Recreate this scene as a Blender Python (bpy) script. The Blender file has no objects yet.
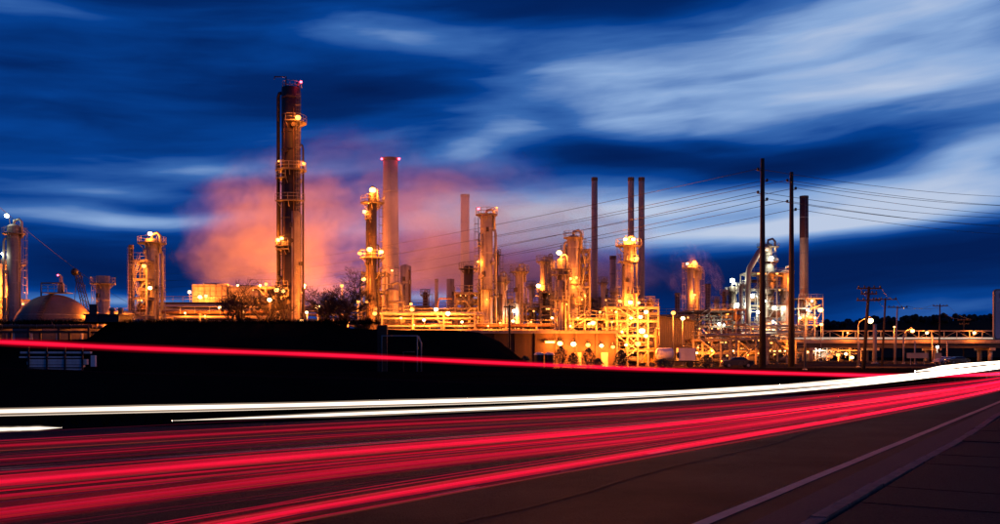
import bpy, math, random
from mathutils import Vector, Matrix
R = math.radians
rnd = random.Random(7)
S = bpy.context.scene
COL = S.collection
PI = math.pi

# ------------------------------------------------------------------ camera
F, CX, HY, CAMZ = 972.0, 500.0, 355.0, 1.75          # the photograph's focal length, centre, horizon and eye height
cam = bpy.data.objects.new('camera', bpy.data.cameras.new('camera'))
COL.objects.link(cam)
cam.location = (0, 0, CAMZ)
cam.rotation_euler = (R(90), 0, 0)
cam.data.sensor_fit = 'HORIZONTAL'
cam.data.sensor_width = 36.0
cam.data.lens = 36.0 * F / 1000.0
cam.data.shift_y = (HY - 262.0) / 1000.0
cam.data.clip_start = 0.05
cam.data.clip_end = 6000
S.camera = cam

def WX(px, Y): return (px - CX) / F * Y
def WZ(py, Y): return CAMZ + (HY - py) / F * Y
def AZEL(px, py):
    v = Vector(((px - CX) / F, 1.0, (HY - py) / F)).normalized()
    return math.atan2(v.x, v.y), math.asin(v.z)

# ------------------------------------------------------------------ render / exposure
S.render.engine = 'CYCLES'
S.view_settings.view_transform = 'Standard'
S.view_settings.look = 'None'
S.view_settings.gamma = 1.0
S.view_settings.exposure = 0.0
S.view_settings.use_curve_mapping = False
S.cycles.use_denoising = True
try:
    S.cycles.denoiser = 'OPENIMAGEDENOISE'
    S.cycles.denoising_prefilter = 'ACCURATE'
except Exception:
    pass
S.cycles.max_bounces = 5
S.cycles.diffuse_bounces = 2
S.cycles.glossy_bounces = 2
S.cycles.transparent_max_bounces = 24
S.cycles.volume_bounces = 1
S.cycles.volume_step_rate = 2.0
S.cycles.volume_max_steps = 128
S.cycles.sample_clamp_indirect = 4.0
S.cycles.sample_clamp_direct = 0.0
S.cycles.caustics_reflective = False
S.cycles.caustics_refractive = False
S.cycles.use_light_tree = True

# ------------------------------------------------------------------ sky
SUN_EL, SUN_AZ = -2.5, 128.0
world = bpy.data.worlds.new('World')
S.world = world
world.use_nodes = True
NT = world.node_tree
NT.nodes.clear()

class NB:
    """small node-writing helper"""
    def __init__(s, nt): s.nt = nt
    def n(s, t, **kw):
        nd = s.nt.nodes.new(t)
        for k, v in kw.items(): setattr(nd, k, v)
        return nd
    def set(s, sock, v):
        if isinstance(v, bpy.types.NodeSocket): s.nt.links.new(v, sock)
        else: sock.default_value = v
    def m(s, op, a, b=None, c=None, clamp=False):
        nd = s.n('ShaderNodeMath', operation=op); nd.use_clamp = clamp
        s.set(nd.inputs[0], a)
        if b is not None: s.set(nd.inputs[1], b)
        if c is not None: s.set(nd.inputs[2], c)
        return nd.outputs[0]
    def vm(s, op, a, b=None):
        nd = s.n('ShaderNodeVectorMath', operation=op)
        s.set(nd.inputs[0], a)
        if b is not None: s.set(nd.inputs[1], b)
        return nd
    def xyz(s, x, y, z):
        nd = s.n('ShaderNodeCombineXYZ')
        s.set(nd.inputs[0], x); s.set(nd.inputs[1], y); s.set(nd.inputs[2], z)
        return nd.outputs[0]
    def noise(s, vec, scale, detail=4, rough=.5, dist=0.0):
        nd = s.n('ShaderNodeTexNoise')
        s.set(nd.inputs['Vector'], vec)
        nd.inputs['Scale'].default_value = scale
        nd.inputs['Detail'].default_value = detail
        nd.inputs['Roughness'].default_value = rough
        nd.inputs['Distortion'].default_value = dist
        return nd
    def ramp(s, fac, stops, interp='LINEAR'):
        nd = s.n('ShaderNodeValToRGB')
        cr = nd.color_ramp; cr.interpolation = interp
        while len(cr.elements) < len(stops): cr.elements.new(.5)
        for e, (p, c) in zip(cr.elements, stops):
            e.position = p; e.color = tuple(c) + (1,) if len(c) == 3 else c
        s.set(nd.inputs[0], fac)
        return nd.outputs[0]
    def mix(s, fac, a, b, blend='MIX'):
        nd = s.n('ShaderNodeMix', data_type='RGBA', blend_type=blend)
        s.set(nd.inputs[0], fac)
        for i, v in ((6, a), (7, b)):
            if isinstance(v, (tuple, list)) and len(v) == 3: v = tuple(v) + (1,)
            s.set(nd.inputs[i], v)
        return nd.outputs[2]

def build_sky():
    b = NB(NT)
    tc = b.n('ShaderNodeTexCoord')
    sep = b.n('ShaderNodeSeparateXYZ'); NT.links.new(tc.outputs['Generated'], sep.inputs[0])
    x, y, z = sep.outputs
    az = b.m('ARCTAN2', x, y)
    el = b.m('ARCSINE', z)
    # clouds lie in long streaks: noise stretched along the horizon, finer towards it
    warpv = b.xyz(b.m('MULTIPLY', az, 3.0), b.m('MULTIPLY', el, 11.0), 3.7)
    wn = b.noise(warpv, 1.2, 2, .45)
    wsep = b.n('ShaderNodeSeparateColor'); NT.links.new(wn.outputs['Color'], wsep.inputs[0])
    waz = b.m('MULTIPLY_ADD', b.m('SUBTRACT', wsep.outputs[0], .5), .14, az)
    wel = b.m('MULTIPLY_ADD', b.m('SUBTRACT', wsep.outputs[1], .5), .034, el)
    p = b.xyz(waz, wel, 0.0)
    n1 = b.noise(b.xyz(b.m('MULTIPLY', waz, 4.5), b.m('MULTIPLY_ADD', wel, 30.0, b.m('MULTIPLY', waz, -2.2)), 0.6), 1.0, 4, .5, .12).outputs[0]
    n2 = b.noise(b.xyz(b.m('MULTIPLY', waz, 8.0), b.m('MULTIPLY_ADD', wel, 62.0, b.m('MULTIPLY', waz, -4.0)), 5.1), 1.0, 4, .55, .1).outputs[0]
    n3 = b.noise(b.xyz(b.m('MULTIPLY', az, 1.6), b.m('MULTIPLY', el, 7.0), 9.4), 1.0, 3, .5, .5).outputs[0]
    # (px, py, rx, ry, tilt degrees, amount): the cloud banks of this sky, as azimuth and elevation
    banks = [
        (770, 60, 300, 60, 3, .30), (960, 70, 170, 75, 8, .24), (560, 85, 120, 36, 8, .24), (700, 118, 210, 24, 3, .24), (880, 8, 160, 24, 0, .16),
        (905, 203, 190, 20, 9, .56), (680, 203, 190, 15, 3, .40), (600, 235, 200, 24, 0, .34), (780, 226, 160, 9, 4, .18), (990, 150, 80, 20, 14, .30),
        (150, 216, 150, 9, 2, .46), (250, 168, 150, 8, 3, .20), (110, 190, 150, 7, 0, .16), (330, 190, 90, 9, 6, .14),
        (15, 8, 70, 14, 0, .26), (400, 40, 120, 18, -4, .16), (520, 212, 140, 34, 4, .32), (90, 306, 110, 8, 0, .42),
        (480, 140, 70, 14, 14, .18), (430, 300, 90, 7, 0, .34),
        (380, 88, 170, 20, 4, -.28), (640, 156, 140, 16, -5, -.44), (820, 160, 120, 12, 6, -.26), (730, 142, 70, 7, -8, -.16), (730, 96, 120, 7, 4, -.12), (880, 108, 120, 8, 6, -.12), (610, 3, 150, 15, 2, -.34),
        (860, 262, 230, 32, 4, -.34), (120, 268, 130, 26, 0, -.30), (100, 100, 190, 50, 0, -.06), (560, 120, 50, 18, -14, -.22),
        (470, 268, 60, 20, -24, -.30), (250, 20, 120, 20, 3, -.12), (640, 285, 120, 22, 0, -.22),
    ]
    tot = b.m('MULTIPLY_ADD', n1, .66, .0)
    tot = b.m('MULTIPLY_ADD', b.m('SUBTRACT', n2, .5), .21, tot)
    tot = b.m('MULTIPLY_ADD', b.m('SUBTRACT', n3, .5), .30, tot)
    for (px, py, rx, ry, tilt, amt) in banks:
        a, e = AZEL(px, py)
        mp = b.n('ShaderNodeMapping', vector_type='TEXTURE')
        NT.links.new(p, mp.inputs[0])
        mp.inputs['Location'].default_value = (a, e, 0)
        mp.inputs['Rotation'].default_value = (0, 0, R(tilt))
        mp.inputs['Scale'].default_value = (rx / F, ry / F, 1)
        d = b.vm('DOT_PRODUCT', mp.outputs[0], mp.outputs[0]).outputs['Value']
        g = b.m('EXPONENT', b.m('MULTIPLY', d, -1.0))
        tot = b.m('MULTIPLY_ADD', g, amt, tot)
    col = b.ramp(tot, [(0.0, (.0004, .0125, .088)), (.20, (.0004, .021, .135)), (.40, (.0012, .050, .275)),
                       (.58, (.040, .140, .43)), (.80, (.25, .40, .69)), (1.0, (.50, .59, .77))], 'LINEAR')
    # towards and below the horizon the air goes dark
    hz = b.m('MULTIPLY_ADD', el, 9.0, .75, clamp=True)
    col = b.mix(hz, (.001, .012, .070), col)
    sky = b.n('ShaderNodeTexSky')
    sky.sky_type = 'NISHITA'; sky.sun_disc = False
    sky.sun_elevation = R(SUN_EL); sky.sun_rotation = R(SUN_AZ)
    sky.air_density = 1.0; sky.dust_density = .5; sky.ozone_density = 4.0
    bg1 = b.n('ShaderNodeBackground'); b.set(bg1.inputs[0], sky.outputs[0]); bg1.inputs[1].default_value = .02
    bg2 = b.n('ShaderNodeBackground'); b.set(bg2.inputs[0], col); bg2.inputs[1].default_value = 1.0
    add = b.n('ShaderNodeAddShader'); NT.links.new(bg1.outputs[0], add.inputs[0]); NT.links.new(bg2.outputs[0], add.inputs[1])
    out = b.n('ShaderNodeOutputWorld'); NT.links.new(add.outputs[0], out.inputs[0])
build_sky()
world.cycles.sampling_method = 'MANUAL'
world.cycles.sample_map_resolution = 512

# the last of the dusk: a very weak wide sun from the afterglow on the right
sd = bpy.data.lights.new('afterglow_sun', 'SUN')
sd.energy = 0.12; sd.angle = R(20); sd.color = (1.0, .72, .62)
so = bpy.data.objects.new('afterglow_sun', sd); COL.objects.link(so)
so.rotation_euler = (R(76), 0, R(180 - SUN_AZ))   # shines along the ground from the afterglow behind the photographer

SODIUM, WHITE, RED = (1.0, .205, .018), (.95, .93, .70), (1.0, .02, .05)
LAMP_W = 2150.0                                         # a sodium lamp's power

# ------------------------------------------------------------------ materials
MATS = {}
def pbr(name, col, rough=.6, metal=0.0, var=.30, scale=1.5, bump=.15, streak=0.0, dark=None, wetness=0.0, fine=9.0, spec=None):
    if name in MATS: return MATS[name]
    m = bpy.data.materials.new(name); m.use_nodes = True
    nt = m.node_tree; b = NB(nt)
    bs = nt.nodes['Principled BSDF']
    tc = b.n('ShaderNodeTexCoord')
    big = b.noise(tc.outputs['Object'], scale * .35, 5, .6).outputs[0]
    small = b.noise(tc.outputs['Object'], scale * fine, 4, .65).outputs[0]
    dk = dark or tuple(c * (1 - var * 1.5 if var < .6 else .15) for c in col)
    f1 = b.ramp(big, [(.34, (0, 0, 0)), (.68, (1, 1, 1))])
    c = b.mix(f1, dk, col)
    c = b.mix(b.m('MULTIPLY', small, .55), c, tuple(x * .45 for x in dk))
    if streak:                                          # rust and dirt running down
        mp = b.n('ShaderNodeMapping'); nt.links.new(tc.outputs['Object'], mp.inputs[0])
        mp.inputs['Scale'].default_value = (2.2, 2.2, .10)
        st = b.noise(mp.outputs[0], scale, 4, .6).outputs[0]
        c = b.mix(b.m('MULTIPLY', b.ramp(st, [(.52, (0, 0, 0)), (.72, (1, 1, 1))]), streak), c, (.075, .038, .02))
    b.set(bs.inputs['Base Color'], c)
    rr = b.m('MULTIPLY_ADD', big, -.35 if wetness else .25, rough + (.18 if wetness else -.12), clamp=True)
    b.set(bs.inputs['Roughness'], rr)
    bs.inputs['Metallic'].default_value = metal
    if spec is not None: bs.inputs['Specular IOR Level'].default_value = spec
    if bump:
        bp = b.n('ShaderNodeBump'); bp.inputs['Strength'].default_value = bump; bp.inputs['Distance'].default_value = .05
        b.set(bp.inputs['Height'], small); nt.links.new(bp.outputs[0], bs.inputs['Normal'])
    MATS[name] = m
    return m

def emit(name, col, strength, sampling='NONE'):
    if name in MATS: return MATS[name]
    m = bpy.data.materials.new(name); m.use_nodes = True
    bs = m.node_tree.nodes['Principled BSDF']
    bs.inputs['Base Color'].default_value = (.05, .05, .05, 1)
    bs.inputs['Emission Color'].default_value = tuple(col) + (1,)
    bs.inputs['Emission Strength'].default_value = strength
    m.cycles.emission_sampling = sampling
    MATS[name] = m
    return m

def glow_air(name, col, strength):
    if name in MATS: return MATS[name]
    m = bpy.data.materials.new(name); m.use_nodes = True
    nt = m.node_tree; nt.nodes.clear()
    e = nt.nodes.new('ShaderNodeEmission'); e.inputs[0].default_value = tuple(col) + (1,); e.inputs[1].default_value = strength
    o = nt.nodes.new('ShaderNodeOutputMaterial'); nt.links.new(e.outputs[0], o.inputs['Volume'])
    MATS[name] = m
    return m

M_PALE = pbr('pale_grey_paint', (.42, .38, .33), .5, 0, .34, .9, .15, .75)
M_JACKET = pbr('insulation_and_lit_side', (.38, .34, .29), .42, .35, .36, .8, .14, .75)
M_DARKST = pbr('sooty_steel', (.085, .065, .05), .6, .2, .4, 1.1, .2, .5)
M_NEARBLK = pbr('near_black_shell', (.030, .022, .017), .65, .1, .4, 1.1, .25, .5)  # even near-black tone for the tall tower and the dark risers
M_STEEL = pbr('galvanised_steel', (.36, .35, .33), .5, .35, .3, 1.6, .1, .4)
M_FRAME = pbr('weathered_frame_paint', (.30, .26, .21), .6, 0, .35, 1.2, .15, .6)
M_PIPE = pbr('pipe_lagging', (.45, .43, .39), .42, .3, .3, 1.0, .1, .45)
M_RUST = pbr('rusted_pipe', (.17, .085, .045), .75, 0, .4, 1.5, .25, .3)
M_CONC = pbr('stack_concrete', (.50, .42, .35), .85, 0, .25, .35, .25, .35)
M_CONCLT = pbr('pier_concrete', (.50, .42, .33), .85, 0, .25, .5, .25, .4)
M_REDST = pbr('oxide_red_steel', (.11, .030, .022), .7, 0, .3, .6, .2, .3)
M_WOOD = pbr('creosoted_wood', (.035, .024, .017), .85, 0, .4, 2.0, .5)
M_GRATE = pbr('deck_grating', (.22, .20, .17), .6, .3, .3, 2.0, .2, .4)
M_WALLBR = pbr('brown_block_wall', (.042, .023, .016), .85, 0, .35, .4, .3, .5)
M_SHEET = pbr('corrugated_sheet', (.22, .19, .17), .5, .3, .3, .4, .1, .6)
M_ASPH = pbr('asphalt', (.034, .025, .021), .80, 0, .35, .9, 1.0, dark=(.010, .0078, .0066), wetness=1, fine=34, spec=.09)
M_ASPH2 = pbr('side_road_asphalt', (.014, .012, .012), .9, 0, .35, .5, .6, fine=40, spec=0)
M_SLAB = pbr('pavement_slab', (.020, .016, .014), .9, 0, .45, .9, .8, fine=30, spec=.12)
M_KERB = pbr('kerb_stone', (.50, .31, .22), .85, 0, .4, 3.0, .8, dark=(.16, .095, .07), fine=12, spec=.15)  # warm street light is mixed into the stone colour
M_EDGE = pbr('worn_warm_lit_road_paint', (.88, .60, .32), .85, 0, .5, 6.0, .4, dark=(.66, .43, .22), fine=14, spec=.1)  # worn paint, with the tint of warm street light in its colour
M_GROUND = pbr('dark_earth', (.014, .011, .009), .95, 0, .4, .3, .8, fine=30, spec=0)
M_YARD = pbr('yard_concrete', (.075, .060, .046), .9, 0, .45, .12, .4, fine=30, spec=0)
M_GRASS = pbr('dry_grass', (.020, .018, .010), .95, 0, .5, 1.0, .3, spec=0)
M_BARK = pbr('bark', (.055, .042, .032), .9, 0, .4, 3.0, .5)
M_LEAF = pbr('dark_leaves', (.045, .060, .022), .7, 0, .4, 2.0, .2)
M_HILL = pbr('wooded_hill', (.018, .022, .014), .95, 0, .5, .05, 1.0)
M_BLACKM = pbr('dark_metal', (.03, .028, .027), .5, .3, .3, 2.0, .1)
M_WHITE = pbr('white_paint', (.74, .73, .70), .5, 0, .12, 1.0, .08, .25)
M_SIGN = pbr('sign_face', (.62, .60, .57), .5, 0, .12, 1.0, .05, .2)
M_SIGNRED = pbr('sign_red', (.25, .012, .02), .5, 0, .1, 1.0, 0)
M_RUBBER = pbr('rubber', (.018, .018, .018), .85, 0, .2, 4.0, .1)
M_GLASS = pbr('car_glass', (.012, .014, .018), .06, 0, .1, 1.0, 0)
M_CARD = pbr('car_paint_dark', (.045, .040, .045), .25, .3, .15, 2.0, 0)
M_CARW = pbr('car_paint_white', (.55, .55, .54), .3, 0, .1, 2.0, 0)
M_WIRE = pbr('cable', (.025, .022, .020), .6, .2, .2, 1.0, 0)
M_BEIGE = pbr('beige_board', (.52, .40, .27), .7, 0, .15, 2.0, .1)
M_YELLOW = pbr('yellow_panel', (.55, .38, .06), .6, 0, .2, 2.0, .1)
E_SOD = emit('sodium_lens', (1.0, .44, .115), 7.0)
E_SOD2 = emit('sodium_lens_warm', (1.0, .36, .07), 3.6)
E_SOD3 = emit('sodium_lens_hot', (1.0, .56, .22), 14.0)
E_BULB = emit('bulkhead_lens', (1.0, .40, .09), 3.0)
E_WHT = emit('halide_lens', (.92, 1.0, .86), 26)
E_RED = emit('beacon_lens', (1.0, .05, .09), 16)

# ------------------------------------------------------------------ mesh helpers
class MB:
    def __init__(s): s.v = []; s.f = []; s.sm = []
    def add(s, vs, fs, smooth=False):
        o = len(s.v); s.v.extend(tuple(v) for v in vs)
        for f in fs:
            s.f.append(tuple(o + i for i in f)); s.sm.append(smooth)
        return s
    def box(s, c, d, rz=0.0, ry=0.0):
        hx, hy, hz = d[0] / 2, d[1] / 2, d[2] / 2
        vs = [Vector((x, y, z)) for x in (-hx, hx) for y in (-hy, hy) for z in (-hz, hz)]
        if ry or rz:
            m = Matrix.Rotation(rz, 3, 'Z') @ Matrix.Rotation(ry, 3, 'Y'); vs = [m @ v for v in vs]
        vs = [v + Vector(c) for v in vs]
        return s.add(vs, [(0, 1, 3, 2), (4, 6, 7, 5), (0, 4, 5, 1), (2, 3, 7, 6), (0, 2, 6, 4), (1, 5, 7, 3)])
    def tube(s, pts, r, n=8, caps=True, radii=None, smooth=True, sq=None):
        pts = [Vector(p) for p in pts]; k = len(pts); o = len(s.v); vs = []
        up0 = None
        for i, p in enumerate(pts):
            t = (pts[min(i + 1, k - 1)] - pts[max(i - 1, 0)])
            if t.length < 1e-9: t = Vector((0, 0, 1))
            t.normalize()
            if up0 is None or abs(t.dot(up0)) > .95:
                up0 = Vector((0, 0, 1)) if abs(t.z) < .9 else Vector((0, 1, 0))
            a = t.cross(up0).normalized(); bb = t.cross(a).normalized()
            rr = radii[i] if radii else r
            for j in range(n):
                th = 2 * PI * j / n
                q = a * math.cos(th) * rr + bb * math.sin(th) * rr * (sq or 1.0)
                vs.append(p + q)
        fs = [(i * n + j, i * n + (j + 1) % n, (i + 1) * n + (j + 1) % n, (i + 1) * n + j) for i in range(k - 1) for j in range(n)]
        s.add(vs, fs, smooth)
        if caps:
            s.f.append(tuple(o + j for j in range(n))[::-1]); s.sm.append(False)
            s.f.append(tuple(o + (k - 1) * n + j for j in range(n))); s.sm.append(False)
        return s
    def lathe(s, prof, n=20, c=(0, 0, 0), smooth=True, a0=0.0, a1=2 * PI):
        full = abs(a1 - a0 - 2 * PI) < 1e-6; m = n if full else n + 1; vs = []
        for (z, r) in prof:
            for j in range(m):
                th = a0 + (a1 - a0) * j / n
                vs.append((c[0] + r * math.cos(th), c[1] + r * math.sin(th), c[2] + z))
        fs = []
        for i in range(len(prof) - 1):
            for j in range(n):
                j2 = (j + 1) % m
                fs.append((i * m + j, i * m + j2, (i + 1) * m + j2, (i + 1) * m + j))
        return s.add(vs, fs, smooth)
    def sphere(s, c, r, n=12, k=8, sz=1.0):
        prof = [(-r * sz * math.cos(PI * i / k), max(r * math.sin(PI * i / k), 1e-4)) for i in range(k + 1)]
        return s.lathe(prof, n, c)
    def prism(s, poly, z0, z1):
        k = len(poly)
        vs = [(x, y, z0) for x, y in poly] + [(x, y, z1) for x, y in poly]
        fs = [(i, (i + 1) % k, k + (i + 1) % k, k + i) for i in range(k)]
        return s.add(vs, fs + [tuple(range(k))[::-1], tuple(range(k, 2 * k))])
    def mesh(s, name, mat):
        me = bpy.data.meshes.new(name)
        me.from_pydata(s.v, [], s.f)
        me.polygons.foreach_set('use_smooth', s.sm)
        me.materials.append(mat); me.update()
        return me
    def build(s, name, mat, parent=None, loc=None):
        return put(name, s.mesh(name, mat), parent, loc)

def put(name, me, parent=None, loc=None, rz=0.0, scale=None):
    o = bpy.data.objects.new(name, me); COL.objects.link(o)
    if parent is not None: o.parent = parent
    if loc is not None: o.location = loc
    if rz: o.rotation_euler = (0, 0, rz)
    if scale is not None: o.scale = scale
    return o
def tag(o, label=None, cat=None, group=None, kind=None):
    if label: o['label'] = label
    if cat: o['category'] = cat
    if group: o['group'] = group
    if kind: o['kind'] = kind
    return o
def root(name, loc, label, cat, group=None, rz=0.0):
    o = bpy.data.objects.new(name, None); COL.objects.link(o)
    o.location = loc; o.rotation_euler = (0, 0, rz); o.empty_display_size = .5
    return tag(o, label, cat, group)

CACHE = {}
def shared(key, fn, mat):
    k = (key, mat.name)
    if k not in CACHE:
        mb = MB(); fn(mb); CACHE[k] = mb.mesh(key, mat)
    return CACHE[k]

# ------------------------------------------------------------------ lamps
FR = random.Random(99)
def unit_globe(mb): mb.sphere((0, 0, 0), 1.0, 12, 8, .85)
def unit_hood(mb):
    mb.lathe([(.70, .62), (.95, .58), (1.15, .40), (1.30, .18), (1.31, .01)], 12)
def lamp_light(parent, loc, kind, power):
    ld = bpy.data.lights.new('lamp_light', 'POINT')
    ld.color = {'s': SODIUM, 'w': WHITE, 'r': RED}[kind]
    ld.energy = power; ld.shadow_soft_size = .35
    lo = bpy.data.objects.new('lamp_light', ld); COL.objects.link(lo)
    lo.parent = parent; lo.location = loc
    return lo
def floodlight(parent, loc, kind='s', size=.34, power=1.0, name='floodlight', arm=None, light=True):
    """a hooded lamp: hood (the part) > lens; arm = local point it is fixed to"""
    hood = put(name, shared('lamp_hood', unit_hood, M_BLACKM if kind != 'r' else M_BLACKM), parent, loc, 0, (size,) * 3)
    em = {'s': FR.choice((E_SOD, E_SOD2, E_SOD3)), 'w': E_WHT, 'r': E_RED}[kind]; hood.scale = (size * FR.uniform(.55, .92),) * 3
    put('lens', shared('lamp_lens', unit_globe, em), hood)
    if arm is not None:
        mb = MB(); a = Vector(arm) - Vector(loc)
        mb.tube([(0, 0, size * .8), (a.x * .6, a.y * .6, size * 1.2 + a.z * .2), (a.x, a.y, a.z)], .06, 5)
        mb.build('lamp_bracket', M_STEEL, parent, loc)
    if light and kind != 'r':
        p = LAMP_W * power * (1.0 if kind == 's' else .40)
        lamp_light(parent, (loc[0], loc[1] - size * 2.2, loc[2] - size * .5), kind, p)
    elif light:
        lamp_light(parent, (loc[0], loc[1] - size * 2.0, loc[2]), kind, 60 * power)
    return hood

# ------------------------------------------------------------------ process plant parts
def ring_platform(parent, z, r, ro, a0=0.0, a1=2 * PI, mat=None, rail=1.05):
    mat = mat or M_GRATE
    n = max(8, int(22 * (a1 - a0) / (2 * PI)))
    d = MB(); d.lathe([(-.07, r * .98), (-.07, ro), (.07, ro), (.07, r * .98)], n, smooth=False, a0=a0, a1=a1)
    pl = d.build('platform', mat, parent, (0, 0, z))
    h = MB()
    for zz in (.55, rail):
        h.tube([(ro * math.cos(a0 + (a1 - a0) * i / n) * .985, ro * math.sin(a0 + (a1 - a0) * i / n) * .985, zz) for i in range(n + 1)], .035, 4)
    for i in range(0, n + 1, 2):
        a = a0 + (a1 - a0) * i / n
        h.tube([(ro * math.cos(a) * .985, ro * math.sin(a) * .985, .07), (ro * math.cos(a) * .985, ro * math.sin(a) * .985, rail)], .035, 4)
    h.build('handrail', M_STEEL, pl)
    k = MB()
    for i in range(0, n + 1, 4):
        a = a0 + (a1 - a0) * i / n
        k.tube([(ro * .92 * math.cos(a), ro * .92 * math.sin(a), -.07), (r * math.cos(a), r * math.sin(a), -(ro - r) * .95)], .06, 4)
    tag(k.build('bracket', M_FRAME, pl), kind='stuff')
    return pl

def ladder(parent, x, y, z0, z1, face=-PI / 2, cage=True):
    mb = MB(); c, s_ = math.cos(face), math.sin(face); tx, ty = -s_, c
    for sg in (-1, 1):
        mb.tube([(x + tx * .24 * sg, y + ty * .24 * sg, z0), (x + tx * .24 * sg, y + ty * .24 * sg, z1)], .035, 4)
    z = z0 + .3
    while z < z1:
        mb.tube([(x - tx * .24, y - ty * .24, z), (x + tx * .24, y + ty * .24, z)], .022, 3); z += .6
    ld = mb.build('ladder', M_STEEL, parent)
    if cage:
        cg = MB(); z = z0 + 2.3
        while z < z1:
            cg.tube([(x + tx * .38 * math.cos(t) + c * .70 * math.sin(t), y + ty * .38 * math.cos(t) + s_ * .70 * math.sin(t), z) for t in [PI * i / 6 for i in range(7)]], .03, 4)
            z += 1.3
        for t in (PI * .25, PI * .5, PI * .75):
            q = (x + tx * .38 * math.cos(t) + c * .70 * math.sin(t), y + ty * .38 * math.cos(t) + s_ * .70 * math.sin(t))
            cg.tube([(q[0], q[1], z0 + 2.3), (q[0], q[1], z1)], .025, 3)
        cg.build('ladder_cage', M_STEEL, ld)
    return ld

def unit_band(mb): mb.lathe([(-.5, 1.0), (-.5, 1.035), (.5, 1.035), (.5, 1.0)], 24, smooth=False)

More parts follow.
